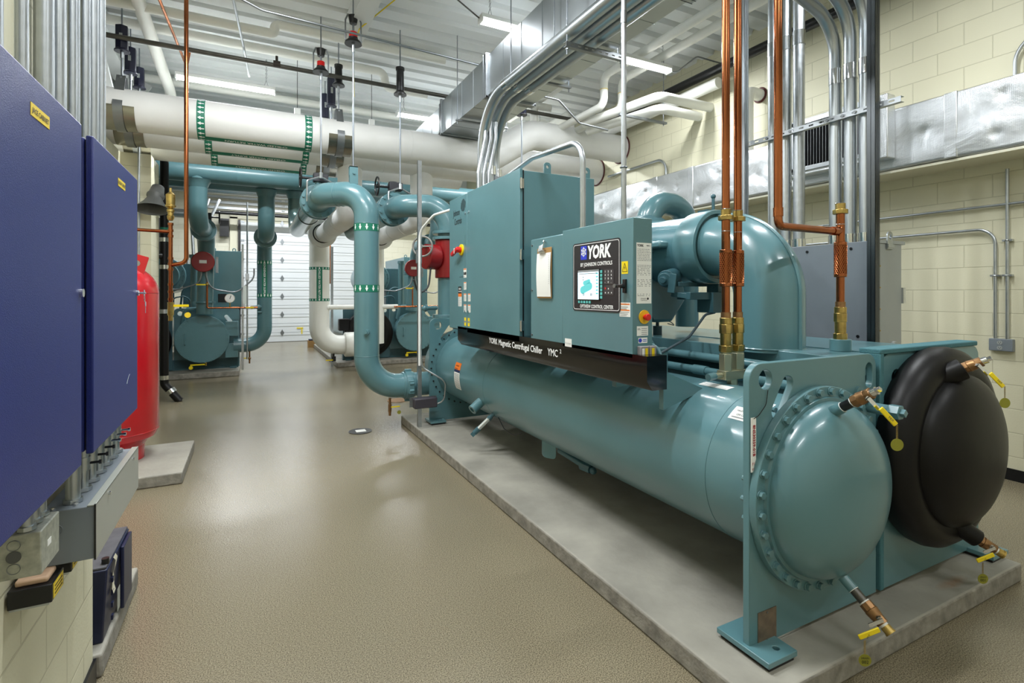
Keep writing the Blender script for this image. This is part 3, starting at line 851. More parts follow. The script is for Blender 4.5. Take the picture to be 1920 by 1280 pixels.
for k in range(6):
    a = PI * k / 3 + PI / 6
    for (r0, r1, wd) in ((0.004, 0.028, 0.0035),):
        ca, sa = math.cos(a), math.sin(a)
        flat(g, [(0.031 + ca * r0 - sa * wd, 0.045 + sa * r0 + ca * wd), (0.031 + ca * r0 + sa * wd, 0.045 + sa * r0 - ca * wd), (0.031 + ca * r1 + sa * wd, 0.045 + sa * r1 - ca * wd), (0.031 + ca * r1 - sa * wd, 0.045 + sa * r1 + ca * wd)], MP(2.538, 1.795, 0.0048))
        for sg_ in (-1, 1):
            b_ = a + sg_ * 0.9; x0, y0 = 0.031 + ca * 0.015, 0.045 + sa * 0.015; cb, sb = math.cos(b_), math.sin(b_)
            flat(g, [(x0 - sb * 0.0022, y0 + cb * 0.0022), (x0 + sb * 0.0022, y0 - cb * 0.0022), (x0 + cb * 0.011 + sb * 0.0022, y0 + sb * 0.011 - cb * 0.0022), (x0 + cb * 0.011 - sb * 0.0022, y0 + sb * 0.011 + cb * 0.0022)], MP(2.538, 1.795, 0.0048))
g.build('snowflake', INKW, q)
# touch screen, keys
bz = G().prism(rrect(-0.008, 0.213, -0.008, 0.178, 0.008), slabX(XB - 0.003, 2.562, 1.563), 0.004).build('screen_bezel', BLACK, pl)
sc = G(); flat(sc, rect(0, 0.205, 0, 0.17), MP(2.562, 1.563, 0.0078)); sc = sc.build('screen', SCREEN, bz)
q = G(); flat(q, rect(0, 0.205, 0.158, 0.17), MP(2.562, 1.563, 0.0083)); flat(q, rect(0.01, 0.19, 0.147, 0.151), MP(2.562, 1.563, 0.0083))
for yy in (0.11, 0.125): flat(q, rect(0.05, 0.06, yy, yy + 0.008), MP(2.562, 1.563, 0.0083))
for xx in (0.05, 0.06, 0.125, 0.135): flat(q, rect(xx, xx + 0.007, 0.02, 0.036), MP(2.562, 1.563, 0.0083))
q.build('screen_text', INKG, sc)
q = G()
tk = mat('screen_drawing', '5FC0C4', 0.4, emis=0.35)
flat(q, slot(0.085, 0.065, 0.08, 0.022, 0.3), MP(2.562, 1.563, 0.0083)); flat(q, slot(0.09, 0.1, 0.05, 0.012, 0.2), MP(2.562, 1.563, 0.0083))
for k in range(7): flat(q, rect(0.18, 0.2, 0.03 + k * 0.019, 0.038 + k * 0.019), MP(2.562, 1.563, 0.0083))
q.build('screen_drawing', tk, sc)
q = G()
for k in range(8): q.box(XB - 0.0065, XB - 0.003, 2.345 - 0.0, 2.345 - 0.017, 1.568 + k * 0.0205, 1.568 + k * 0.0205 + 0.0155)
for k in range(5): q.box(XB - 0.0065, XB - 0.003, 2.562 - k * 0.027, 2.562 - k * 0.027 - 0.017, 1.54, 1.5545)
q.build('soft_keys', CYAN, pl)
kb = G(); flat(kb, rrect(0, 0.085, 0, 0.083, 0.006), MP(2.312, 1.648)); flat(kb, rrect(0, 0.085, -0.06, -0.006, 0.006), MP(2.312, 1.648)); kb = kb.build('keypad', mat('keypad_grey', '3A3538', 0.5), pl)
g = G()
KT = ['123', '456', '789', '-0.']
for r_ in range(4):
    for c_ in range(3): put_text(g, KT[r_][c_], MP(2.304 - c_ * 0.027, 1.713 - r_ * 0.0195, 0.0052), 0.015, bold=0.03)
for (c_, z_) in ((1, 1.62), (1, 1.598), (0, 1.598), (2, 1.598)): flat(g, [(0, 0), (0.01, 0), (0.005, 0.009)], MP(2.304 - c_ * 0.027, z_, 0.0052))
g.build('key_symbols', INKW, kb)
g = G(); flat(g, [(0, 0), (0.01, 0.0), (0.01, 0.01), (0, 0.01)], MP(2.304, 1.62, 0.0052)); g.build('key_symbols', RED2, kb)
# warning triangle, latch, labels
o = label_x(CC, 2.165, 1.70, 0.052, 0.066, [], YELLOW, 'warning_label', XB)
q = G(); M_ = onX(XB, 2.165, 1.70, 0.0014)
for (a, b) in (((0.006, 0.012), (0.026, 0.056)), ((0.026, 0.056), (0.046, 0.012)), ((0.046, 0.012), (0.006, 0.012))):
    dx, dy = b[0] - a[0], b[1] - a[1]; L_ = math.hypot(dx, dy); nx, ny = -dy / L_ * 0.0016, dx / L_ * 0.0016
    flat(q, [(a[0] - nx, a[1] - ny), (a[0] + nx, a[1] + ny), (b[0] + nx, b[1] + ny), (b[0] - nx, b[1] - ny)], M_)
flat(q, [(0.028, 0.045), (0.022, 0.03), (0.026, 0.03), (0.024, 0.018), (0.031, 0.034), (0.027, 0.034)], M_)
q.build('print', INK, o)
g = G().box(XB - 0.012, XB, 2.122, 2.145, 1.60, 1.672).cyl((XB - 0.012, 2.134, 1.636), (XB - 0.035, 2.134, 1.636), 0.012, n=14).obox((XB - 0.036, 2.15, 1.636), (1, 0, 0), (0, 1, 0), 0.05, 0.016, 0.012)
o = g.build('latch', BLACK, CC, bev=0.002)
G().cyl((XB - 0.042, 2.17, 1.637), (XB - 0.047, 2.17, 1.637), 0.011, n=16).build('latch_key', STEEL, o)
o = label_x(CC, 2.182, 1.475, 0.088, 0.075, [(0.84, 0.92, ORANGE), (0.42, 0.5, ORANGE)], PAPER, 'warning_label', XB); lines(o, 2.178, 1.478, 0.075, 0.026, 3, XB); lines(o, 2.178, 1.512, 0.075, 0.02, 2, XB)
o = label_x(CC, 2.715, 1.268, 0.075, 0.05, [], PAPER, 'label', XB); q = G(); put_text(q, '912-03428', onX(XB, 2.71, 1.283, 0.0014), 0.014); q.build('print', INKG, o)
# side labels of the control centre (face to -Y)
YS = 2.075
def label_y(x, z, w, h, m=PAPER, name='label', y=YS):
    o = G(); flat(o, rect(0, w, 0, h), onY(y, x, z, 0.0008)); return o.build(name, m, CC)
o = label_y(1.772, 1.545, 0.10, 0.315)
q = G(); put_text(q, 'YORK', onY(YS, 1.778, 1.84, 0.0015), 0.017, bold=0.04, sx=0.9); put_text(q, 'YMC2', onY(YS, 1.838, 1.843, 0.0015), 0.01, bold=0.03); q.build('print', INK, o)
q = G()
random.seed(3)
for k in range(30):
    if k in (8, 9, 17, 18, 24, 25, 26, 27): continue
    zz = 1.825 - k * 0.0083
    x_ = 1.778
    while x_ < 1.862:
        L_ = random.choice((0.006, 0.01, 0.015)); flat(q, rect(0, L_, 0, 0.0028), onY(YS, x_, zz, 0.0015)); x_ += L_ + (0.003 if k < 12 else random.choice((0.003, 0.012)))
q.build('print', INKG, o)
q = G(); put_text(q, 'JOHNSON', onY(YS, 1.80, 1.568, 0.0015), 0.008); put_text(q, 'CONTROLS', onY(YS, 1.80, 1.559, 0.0015), 0.008); flat(q, circ(0.048, 0.012, 0.006, 16), onY(YS, 1.80, 1.558, 0.0015)); q.build('print', INK, o)
g = G().cyl((1.824, YS, 1.475), (1.824, YS - 0.004, 1.475), 0.036, n=32); o = g.build('emergency_plate', mat('amber_disc', 'E3B31A', 0.45), CC)
G().cyl((1.824, YS - 0.004, 1.475), (1.824, YS - 0.02, 1.475), 0.012, n=20).cyl((1.824, YS - 0.02, 1.475), (1.824, YS - 0.035, 1.475), 0.018, n=24).build('emergency_button', RED2, o, bev=0.003)
o = label_y(1.775, 1.378, 0.075, 0.05); q = G()
put_text(q, 'ETL', onY(YS, 1.78, 1.408, 0.0015), 0.012, bold=0.04)
for k in range(4): flat(q, rect(0.03, 0.068, 0.006 + 0.01 * k, 0.009 + 0.01 * k), onY(YS, 1.775, 1.378, 0.0015))
q.build('print', INKG, o)
o = label_y(1.785, 1.34, 0.06, 0.028); q = G(); flat(q, circ(0.012, 0.014, 0.012, 6), onY(YS, 1.785, 1.34, 0.0015)); flat(q, rect(0.03, 0.055, 0.016, 0.019), onY(YS, 1.785, 1.34, 0.0015)); flat(q, rect(0.03, 0.055, 0.008, 0.011), onY(YS, 1.785, 1.34, 0.0015)); q.build('print', INKB, o)
g = G().box(1.778, 1.83, YS - 0.03, YS, 1.262, 1.325).box(1.834, 1.875, YS - 0.035, YS, 1.255, 1.325)
o = g.build('wiring_box', mat('warm_grey', '8C8788', 0.5), CC, bev=0.002)
q = G().box(1.785, 1.80, YS - 0.0315, YS - 0.03, 1.27, 1.315); q.build('label', PAPER, o)
q = G().box(1.806, 1.822, YS - 0.0315, YS - 0.03, 1.27, 1.315).box(1.845, 1.862, YS - 0.0365, YS - 0.035, 1.268, 1.315); q.build('label', YELLOW, o)

# labels on the shell
def shell_map(y, ang, off=0.0015):
    # a: to the right (towards -Y), b: up along the shell, ang: angle of b = 0 measured from the +X axis through the top
    return lambda a, b: (EX + (ER + off) * math.cos(ang - b / ER), y - a, EZ + (ER + off) * math.sin(ang - b / ER))
def shell_label(y, ang, w, h, bands, texts=(), m=PAPER, skew=0):
    def grid(g, x0, x1, z0, z1, off):
        n_ = max(2, int((z1 - z0) / 0.01)); mp = shell_map(y, ang, off)
        for k in range(n_):
            a, b = z0 + (z1 - z0) * k / n_, z0 + (z1 - z0) * (k + 1) / n_
            g.add([mp(x0 + skew * a, a), mp(x1 + skew * a, a), mp(x1 + skew * b, b), mp(x0 + skew * b, b)], [(0, 1, 2, 3)])
    g = G(); grid(g, 0, w, 0, h, 0.001); o = g.build('label', m, sh)
    for (z0, z1, x0, x1, mm) in bands:
        g = G(); grid(g, x0 * w, x1 * w, z0 * h, z1 * h, 0.0017); g.build('print', mm, o)
    for (t, x0, z0, s, mm) in texts:
        g = G(); mp = shell_map(y, ang, 0.0022); put_text(g, t, lambda a, b: mp(x0 + a + skew * (z0 + b), z0 + b), s, bold=0.02); g.build('print', mm, o)
shell_label(5.1, math.radians(201), 0.155, 0.28, [(0.74, 1, 0, 1, ORANGE), (0.64, 0.74, 0, 1, mat('label_navy', '1C2550', 0.5))] + [(0.04 + 0.048 * k, 0.06 + 0.048 * k, 0.08, 0.92, INKG) for k in range(12)], [('WARNING', 0.025, 0.24, 0.018, INK), ('REFRIGERANT', 0.01, 0.212, 0.013, INK)])
shell_label(1.66, math.radians(118), 0.1, 0.055, [(0.1, 0.9, 0.05, 0.95, mat('label_sky', 'BFD8EA', 0.5))], [('R-134A', 0.012, 0.018, 0.024, INKB)])
shell_label(1.72, math.radians(133), 0.13, 0.08, [(0.12, 0.2, 0.1, 0.9, INKG)], [('FIELD CHARGE', 0.02, 0.05, 0.013, INKG), ('134 LBS', 0.03, 0.025, 0.016, INKG)])
shell_label(2.06, math.radians(103), 0.19, 0.06, [(0.15, 0.2, 0.06, 0.94, INKG), (0.5, 0.55, 0.06, 0.6, INKG)], [('NOTICE', 0.05, 0.035, 0.012, INKG)])

# liquid lines along the top, deck and stubs
for (x, z, r_) in ((2.56, 1.195, 0.026), (2.47, 1.125, 0.024)):
    G().tube([(x, YP + 0.03, z), (x, 3.4, z), (x, 3.5, z - 0.15)], r_, 0.08, 20).build('liquid_line', TEAL, ch)
G().cyl((2.47, 2.25, 1.125), (2.47, 2.35, 1.125), 0.03, n=20).build('line_coupling', TEAL, ch)
DK = bx('top_deck', 2.70, 3.75, YP + 0.03, 5.1, 1.19, 1.27)
g = G().box(3.02, 3.025, 1.5, 2.9, 1.27, 1.275); g.build('deck_edge', TEAL, DK)
# sight glass stub, sensor and flanges on the deck top
g = G().cyl((2.86, 3.1, 1.27), (2.86, 3.1, 1.34), 0.035, n=20).cyl((2.86, 3.1, 1.34), (2.86, 3.1, 1.43), 0.013, n=12).cyl((2.86, 3.1, 1.39), (2.86, 3.1, 1.42), 0.022, n=6).cyl((2.86, 3.1, 1.4), (2.93, 3.1, 1.385), 0.016, n=10)
g.tube([(2.92, 3.1, 1.385), (2.98, 3.08, 1.37), (3.0, 3.05, 1.34), (2.92, 3.05, 1.36)], 0.004, 0.03, 6)
g.build('service_valve', mat('dark_teal', '2E4A52', 0.4), ch)
g = G().tube([(2.86, 3.12, 1.4), (2.7, 3.2, 1.36), (2.5, 3.3, 1.28), (2.3, 3.35, 1.27)], 0.006, 0.1, 8)
g.build('sensor_cable', BLACK, ch)

# suction elbow, flange and compressor
SX, SY, SZ, SR = 2.83, 2.10, 1.915, 0.20
g = G().tube([(SX, SY, 1.25), (SX, SY, SZ), (SX, SY + 0.5, SZ)], SR, 0.33, 48, 24)
el = g.build('suction_elbow', TEAL, ch, ang=60)
path = fillet([(SX, SY - SR - 0.004, 1.27), (SX, SY - SR - 0.004, SZ + SR + 0.004), (SX, SY + 0.4, SZ + SR + 0.004)], 0.534, 24)
g = G().tube([tuple(p) for p in path], 0.012, 0.01, 8)
g.build('seam_strip', TEAL, el)
for zz in (1.27,): G().ring((SX, SY, zz), (0, 0, 1), SR, 0.006, 48, 6).build('weld_seam', TEAL, el)
CM = G().rev([(0.03, 0.2), (0.03, 0.215), (0.0, 0.222), (0.0, 0.246), (0.015, 0.25), (0.17, 0.25), (0.18, 0.225), (0.22, 0.225)], (SX, 2.47, SZ), (0, 1, 0), 56).build('suction_flange', TEAL, ch, ang=30)
g = G().rev([(0, 0.2), (0.02, 0.225), (0.3, 0.235), (0.42, 0.25), (0.46, 0.30), (0.54, 0.31), (0.6, 0.3), (0.66, 0.26), (1.1, 0.26), (1.3, 0.24), (1.36, 0.12)], (SX, 2.66, SZ), (0, 1, 0), 56)
CO = g.build('compressor', mat('teal_casting', '4B757E', 0.3, var=0.06, vscale=4, bump=0.12, bscale=20, coat=0.3), ch, ang=35)
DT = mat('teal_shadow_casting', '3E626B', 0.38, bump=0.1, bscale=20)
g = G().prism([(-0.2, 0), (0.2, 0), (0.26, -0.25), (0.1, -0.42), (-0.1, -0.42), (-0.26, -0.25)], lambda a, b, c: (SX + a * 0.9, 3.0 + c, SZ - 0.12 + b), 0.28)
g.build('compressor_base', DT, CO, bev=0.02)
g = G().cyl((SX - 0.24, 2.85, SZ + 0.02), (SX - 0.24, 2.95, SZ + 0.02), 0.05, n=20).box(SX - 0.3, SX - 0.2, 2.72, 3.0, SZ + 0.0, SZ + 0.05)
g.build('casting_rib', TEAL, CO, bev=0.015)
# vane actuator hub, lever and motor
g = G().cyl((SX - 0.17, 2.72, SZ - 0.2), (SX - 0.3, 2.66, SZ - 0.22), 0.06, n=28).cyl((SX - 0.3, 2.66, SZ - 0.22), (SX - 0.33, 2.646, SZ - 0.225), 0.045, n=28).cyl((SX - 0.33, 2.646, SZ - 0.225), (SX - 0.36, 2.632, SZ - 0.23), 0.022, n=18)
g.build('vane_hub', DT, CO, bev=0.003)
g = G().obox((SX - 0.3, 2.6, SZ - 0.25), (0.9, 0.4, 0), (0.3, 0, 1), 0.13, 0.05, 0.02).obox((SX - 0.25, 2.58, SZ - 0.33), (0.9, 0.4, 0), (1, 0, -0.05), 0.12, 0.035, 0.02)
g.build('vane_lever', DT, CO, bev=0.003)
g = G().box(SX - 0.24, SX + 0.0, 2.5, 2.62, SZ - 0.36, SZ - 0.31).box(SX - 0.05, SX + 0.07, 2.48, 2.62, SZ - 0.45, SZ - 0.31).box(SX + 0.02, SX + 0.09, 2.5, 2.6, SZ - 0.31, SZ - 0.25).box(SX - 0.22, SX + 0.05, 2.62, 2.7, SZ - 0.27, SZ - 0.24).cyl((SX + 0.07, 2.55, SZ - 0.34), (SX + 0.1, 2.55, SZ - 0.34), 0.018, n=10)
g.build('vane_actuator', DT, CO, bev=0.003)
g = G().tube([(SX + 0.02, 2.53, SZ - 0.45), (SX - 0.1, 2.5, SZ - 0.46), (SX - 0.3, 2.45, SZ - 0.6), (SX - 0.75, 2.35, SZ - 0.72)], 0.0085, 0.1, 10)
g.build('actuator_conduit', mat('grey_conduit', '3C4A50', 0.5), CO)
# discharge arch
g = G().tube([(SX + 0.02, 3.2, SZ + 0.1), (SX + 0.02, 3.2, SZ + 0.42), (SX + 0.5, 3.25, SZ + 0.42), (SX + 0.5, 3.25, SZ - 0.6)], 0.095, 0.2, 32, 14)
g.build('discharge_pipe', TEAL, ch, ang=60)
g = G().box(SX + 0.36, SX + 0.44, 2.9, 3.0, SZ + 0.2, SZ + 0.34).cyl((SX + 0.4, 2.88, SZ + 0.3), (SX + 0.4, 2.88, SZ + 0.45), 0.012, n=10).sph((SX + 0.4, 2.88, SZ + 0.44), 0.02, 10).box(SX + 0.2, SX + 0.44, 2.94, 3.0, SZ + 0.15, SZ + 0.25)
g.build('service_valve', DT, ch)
# clutter behind the panel under the compressor
g = G().box(2.25, 2.38, 2.9, 3.0, 1.44, 1.56).box(2.2, 2.28, 2.8, 2.88, 1.5, 1.58).cyl((2.2, 2.9, 1.25), (2.2, 2.9, 1.7), 0.012, n=10).cyl((2.32, 2.95, 1.27), (2.32, 2.95, 1.46), 0.02, n=10).box(2.1, 2.4, 2.86, 3.05, 1.30, 1.36)
g.build('solenoid_valves', BLACK, ch, bev=0.004)
G().tube([(2.0, 2.4, 1.3), (2.06, 2.4, 1.33), (2.12, 2.3, 1.28), (2.12, 2.25, 1.2)], 0.012, 0.06, 12).tube([(1.95, 2.35, 1.3), (2.1, 2.35, 1.34), (2.2, 2.35, 1.2)], 0.01, 0.06, 12).build('oil_hose', TEAL, ch)

# vessel stubs: side port, sight glass, lower bracket
g = G().cyl((EX - 0.33, 4.5, 0.57), (EX - 0.44, 4.46, 0.5), 0.036, n=24)
g = G().plate(circ(0, 0, 0.045, 24), [circ(0, 0, 0.026, 20)], lambda a, b, c: V((EX - 0.32, 4.5, 0.57)) + V((-0.83, -0.2, -0.52)).normalized() * c + V((0.23, -0.97, 0)).normalized() * a + V((-0.5, -0.12, 0.85)).normalized() * b, 0.13)
g.build('side_port', TEAL, ch)
r0 = V((1.975, 4.35, 0.44)); dd = V((-0.56, 0.42, -0.7)).normalized()
G().cyl(r0 - dd * 0.1, r0, 0.017, n=12).cyl(r0 - dd * 0.02, r0 + dd * 0.01, 0.023, n=12).build('gauge_stub', DT, ch)
o = G().cyl(r0, r0 + dd * 0.15, 0.019, n=14).build('sight_glass', GLASS, ch)
xa, ya, _z = frame_for(dd)
G().cyl(r0 + xa * 0.021, r0 + xa * 0.021 + dd * 0.15, 0.004, n=8).cyl(r0 - xa * 0.021, r0 - xa * 0.021 + dd * 0.15, 0.004, n=8).build('guard_rod', CHROME, o)
G().cyl(r0 + dd * 0.14, r0 + dd * 0.2, 0.025, n=12).obox(r0 + dd * 0.215, dd, xa, 0.06, 0.04, 0.03).build('end_cap', DT, o)
G().tube([(2.02, 4.25, 0.46), (1.98, 4.05, 0.41), (1.99, 3.9, 0.39), (2.03, 3.82, 0.42)], 0.004, 0.1, 6).build('sensor_cable', BLACK, ch)
g = G().prism(rrect(-0.06, 0.06, -0.11, 0.06, 0.03, 4, (0, 0, 1, 1)), lambda a, b, c: (2.11 + a * 0.5, 3.5 - a * 0.8 + c, 0.40 + b), 0.02)
g.build('lower_bracket', TEAL, ch)
G().cyl((2.17, 3.45, 0.36), (2.22, 3.17, 0.31), 0.022, n=14).cyl((2.21, 3.2, 0.31), (2.23, 3.11, 0.305), 0.034, n=8).sph((2.235, 3.09, 0.30), 0.028, 10).build('drain_line', DT, ch)
# small port near the relief valve, with cap
g = G().cyl((2.06, 1.56, 1.03), (2.0, 1.55, 1.09), 0.018, n=14).cyl((2.0, 1.55, 1.09), (1.985, 1.54, 1.14), 0.022, n=8).sph((1.99, 1.53, 1.05), 0.026, 12).cyl((1.99, 1.53, 1.05), (2.04, 1.54, 1.06), 0.02, n=12).cyl((1.985, 1.55, 1.13), (1.975, 1.55, 1.17), 0.014, n=10)
g.build('charging_valve', TEAL, ch)
# far water boxes
G().rev([(0, 0.45), (0.03, 0.45), (0.03, 0.40), (0.3, 0.40), (0.36, 0.36), (0.38, 0.2)], (EX, 5.735, EZ), (0, 1, 0), 48).build('rear_water_box', TEAL, ch)
G().rev([(0, 0.47), (0.03, 0.47), (0.03, 0.43), (0.3, 0.43), (0.36, 0.38), (0.38, 0.2)], (CX, 5.735, CZ), (0, 1, 0), 48).build('rear_water_box', TEAL, ch)
G().cyl((1.62, 5.88, 0.535), (2.0, 5.88, 0.535), 0.137, n=40).build('water_nozzle', TEAL, ch)
g = G().cyl((1.585, 5.88, 0.535), (1.66, 5.88, 0.535), 0.165, n=40).cyl((1.56, 5.88, 0.535), (1.69, 5.88, 0.535), 0.15, n=40)
for s_ in (-1, 1): g.box(1.585, 1.66, 5.88 - 0.04, 5.88 + 0.0, 0.535 + s_ * 0.165 - 0.02, 0.535 + s_ * 0.165 + 0.02)
for s_ in (-1, 1): g.cyl((1.6, 5.70, 0.535 + 0.04 * s_), (1.65, 5.70, 0.535 + 0.04 * s_), 0.02, n=10).box(1.59, 1.655, 5.69, 5.73, 0.46, 0.61)
g.build('grooved_coupling', TEAL, ch, bev=0.004)
# ------------------------------------------------------------ large piping
def pipe(name, label, cat, pts, r, bend, m, n=40, seg=16, group=None, cuffs=(), cuff_r=1.03):
    o = G().tube(pts, r, bend, n, seg)
    rt = root(name, label, cat, pts[0], group)
    o.build('pipe_run', m, rt, ang=60)
    for (a, b) in cuffs: G().ring(a, b, r, r * 0.02, n, 6).build('weld_bead', m, rt)
    return rt
def arrow_band(par, cx, cy, z, r, h=0.075, n=12, up=False, m=GREEN, mi=INKW):
    G().rev([(0, r), (h, r)], (cx, cy, z), (0, 0, 1), 40, cap=False).build('flow_band', m, par)
    g = G(); th0 = math.atan2(-cy, -cx)
    A = [(-0.006, 0.5), (0.006, 0.5), (0.006, 0.1), (0.016, 0.1), (0, -0.5), (-0.016, 0.1), (-0.006, 0.1)]
    for k in range(-(n // 3), n // 3 + 1):
        a0 = th0 + 2 * PI * k / n
        def M2(a, b, a0=a0):
            t = a0 + a / r
            return (cx + (r + 0.0012) * math.cos(t), cy + (r + 0.0012) * math.sin(t), z + h / 2 + b * h * 0.8 * (-1 if up else 1))
        for poly in (A[:3] + A[6:], [A[3], A[4], A[5]]): flat(g, poly, M2)
    g.build('arrows', mi, par)
def vert_label(par, cx, cy, z0, z1, r, text, size, width=0.075, aoff=0.0):
    th = math.atan2(-cy, -cx) + aoff
    g = G(); n = 5
    for k in range(n):
        a, b = -width / 2 + width * k / n, -width / 2 + width * (k + 1) / n
        f = lambda s, z: (cx + r * math.cos(th + s / r), cy + r * math.sin(th + s / r), z)
        g.add([f(a, z0), f(b, z0), f(b, z1), f(a, z1)], [(0, 1, 2, 3)])
    g.build('legend_strip', GREEN, par)
    g = G(); rr = r + 0.0015
    vs, fs = text2d(text, size, bold=0.015)
    L = max(v_[0] for v_ in vs); s0 = (z1 - z0 - L) / 2
    g.add([(cx + rr * math.cos(th + (b - size * 0.33) / rr), cy + rr * math.sin(th + (b - size * 0.33) / rr), z1 - s0 - a) for a, b in vs], fs)
    g.build('lettering', INKW, par)

VALVE_N = [0]
def butterfly_valve(c, axis, R, label, body=TEAL, m=TEAL, wheel=True, up=(0, 0, 1), side=-1, nb=12, rod=True):
    c = V(c); d = V(axis).normalized()
    r = root('butterfly_valve', label, 'valve', c, 'wheel operated butterfly valves')
    G().cyl(c - d * 0.085, c - d * 0.05, R, n=48).build('flange', m, r, bev=0.004)
    G().cyl(c + d * 0.05, c + d * 0.085, R, n=48).build('flange', m, r, bev=0.004)
    G().cyl(c - d * 0.05, c + d * 0.05, R * 0.86, n=48).build('valve_body', body, r)
    x, y, dd = frame_for(d)
    b0 = None
    for k in range(nb):
        a = 2 * PI * (k + 0.5) / nb
        p = c + (x * math.cos(a) + y * math.sin(a)) * R * 0.88
        if b0 is None:
            b0 = G().cyl(p - d * 0.105, p - d * 0.084, 0.016, n=6).cyl(p - d * 0.084, p + d * 0.1, 0.009, n=6).build('bolt', m, r); p0 = p
        else:
            q = b0.copy(); COL.objects.link(q); q.parent = r; q.location = p - p0
    if wheel:
        u = V(up); s = V((side, 0, 0))
        t = c + u * (R + 0.02)
        G().cyl(c + u * R * 0.8, t + u * 0.03, 0.035, n=16).build('valve_neck', m, r)
        G().obox(t + u * 0.07 + s * -0.03, u, (1, 0, 0), 0.17, 0.11, 0.1).cyl(t + u * 0.02, t + u * 0.13, 0.055, n=20).build('gear_box', mat_gear, r, bev=0.008)
        g = G().cyl(t + u * 0.06, t + u * 0.06 + s * 0.2, 0.016, n=12); w0 = t + u * 0.06 + s * 0.2
        g.ring(w0, s, 0.115, 0.01, 32, 8)
        for k in range(3):
            a = 2 * PI * k / 3 + 0.5
            e = V((0, math.cos(a), math.sin(a)))
            g.cyl(w0, w0 + e * 0.113, 0.007, n=8)
        g.cyl(w0 - s * 0.02, w0 + s * 0.015, 0.024, n=14)
        g.build('hand_wheel', BLACK, r)
    return r
mat_gear = mat('gear_grey', '2A2A30', 0.5)

HA, HB, HZ = 9.7, 10.15, 3.55
ZT = 2.72
# headers
rt = root('header_pipe', 'teal header pipe nearest the white pipes, running across the room', 'pipe', (0, HA, HZ - 0.16))
G().cyl((-3.0, HA, HZ), (5.0, HA, HZ), 0.16, n=44).build('pipe_run', TEALP, rt)
G().tube([(-0.76, HA, HZ), (-0.76, HA, 2.72), (-0.74, 10.52, 2.72)], 0.137, 0.34, 40, 14).build('branch_pipe', TEALP, rt, ang=60)
G().tube([(1.62, HA, HZ), (1.62, HA, 2.66), (1.62, 6.63, 2.66)], 0.137, 0.34, 40, 14).build('branch_pipe', TEALP, rt, ang=60)
for x in (-0.76, 1.62): G().rev([(0, 0.21), (0.05, 0.165), (0.12, 0.14)], (x, HA, HZ - 0.13), (0, 0, -1), 36, cap=False).build('tee_fillet', TEALP, rt, ang=80)
for x in (-1.9, -0.2, 1.0): G().ring((x, HA, HZ), (1, 0, 0), 0.16, 0.003, 40, 6).build('weld_bead', TEALP, rt)
rt = root('header_pipe', 'teal header pipe behind the front teal header, in its shade', 'pipe', (0, HB, HZ - 0.16))
G().cyl((-3.0, HB, HZ - 0.02), (5.0, HB, HZ - 0.02), 0.16, n=44).build('pipe_run', TEALP, rt)
G().tube([(0.25, HB, HZ), (0.25, HB, 2.66), (0.25, 10.82, 2.66)], 0.137, 0.34, 40, 14).build('branch_pipe', TEALP, rt, ang=60)
G().tube([(0.74, HB, HZ), (0.74, HB, ZT), (0.74, 6.83, ZT)], 0.137, 0.36, 40, 14).build('branch_pipe', mat('glossy_teal_jacket', '66807F', 0.22, 0.5, coat=0.4), rt, ang=60)
G().tube([(3.42, HB, HZ), (3.42, HB, 2.66), (3.42, 10.62, 2.66)], 0.137, 0.34, 40, 14).build('branch_pipe', TEALP, rt, ang=60)
for x in (0.25, 0.74): G().rev([(0, 0.21), (0.05, 0.165), (0.12, 0.14)], (x, HB, HZ - 0.13), (0, 0, -1), 36, cap=False).build('tee_fillet', TEALP, rt, ang=80)
G().ring((0.74, 7.9, ZT), (0, 1, 0), 0.139, 0.006, 40, 6).build('strap_band', BLACK, rt)

# front riser with rotated elbow
r1 = pipe('riser_pipe', 'teal riser pipe with two green arrow bands in front of the aisle machines', 'pipe',
          [(1.56, 5.88, 0.535), (1.16, 5.88, 0.535), (1.16, 5.88, ZT), (0.74, 6.24, ZT), (0.74, 6.66, ZT)], 0.137, [0.36, 0.36, 0.2], TEAL, 48, 18,
          cuffs=(((1.16, 5.88, 0.9), (0, 0, 1)), ((1.16, 5.88, 2.37), (0, 0, 1)), ((0.89, 6.11, ZT), (-0.76, 0.65, 0)), ((0.93, 6.08, ZT), (-0.76, 0.65, 0))))
arrow_band(r1, 1.16, 5.88, 2.285, 0.139, 0.08, 12); arrow_band(r1, 1.16, 5.88, 1.61, 0.139, 0.08, 12)
G().cyl((1.14, 5.75, 1.17), (1.12, 5.71, 1.17), 0.03, n=8).cyl((1.14, 5.76, 1.17), (1.11, 5.69, 1.17), 0.016, n=10).build('test_plug', TEAL, r1)
g = G().box(0.985, 1.075, 5.93, 6.0, ZT + 0.1, ZT + 0.2).cyl((1.03, 5.95, ZT + 0.13), (1.03, 5.95, ZT + 0.3), 0.01, n=8)
g.build('weld_lug', TEAL, r1)
g = G().box(0.985, 1.075, 5.94, 5.95, ZT + 0.18, ZT + 0.3).box(0.985, 1.075, 6.0, 6.01, ZT + 0.18, ZT + 0.3).box(0.985, 1.075, 5.94, 6.01, ZT + 0.29, ZT + 0.3).cyl((1.03, 5.92, ZT + 0.22), (1.03, 6.02, ZT + 0.22), 0.014, n=6)
g.build('hanger_clevis', TEAL, r1)
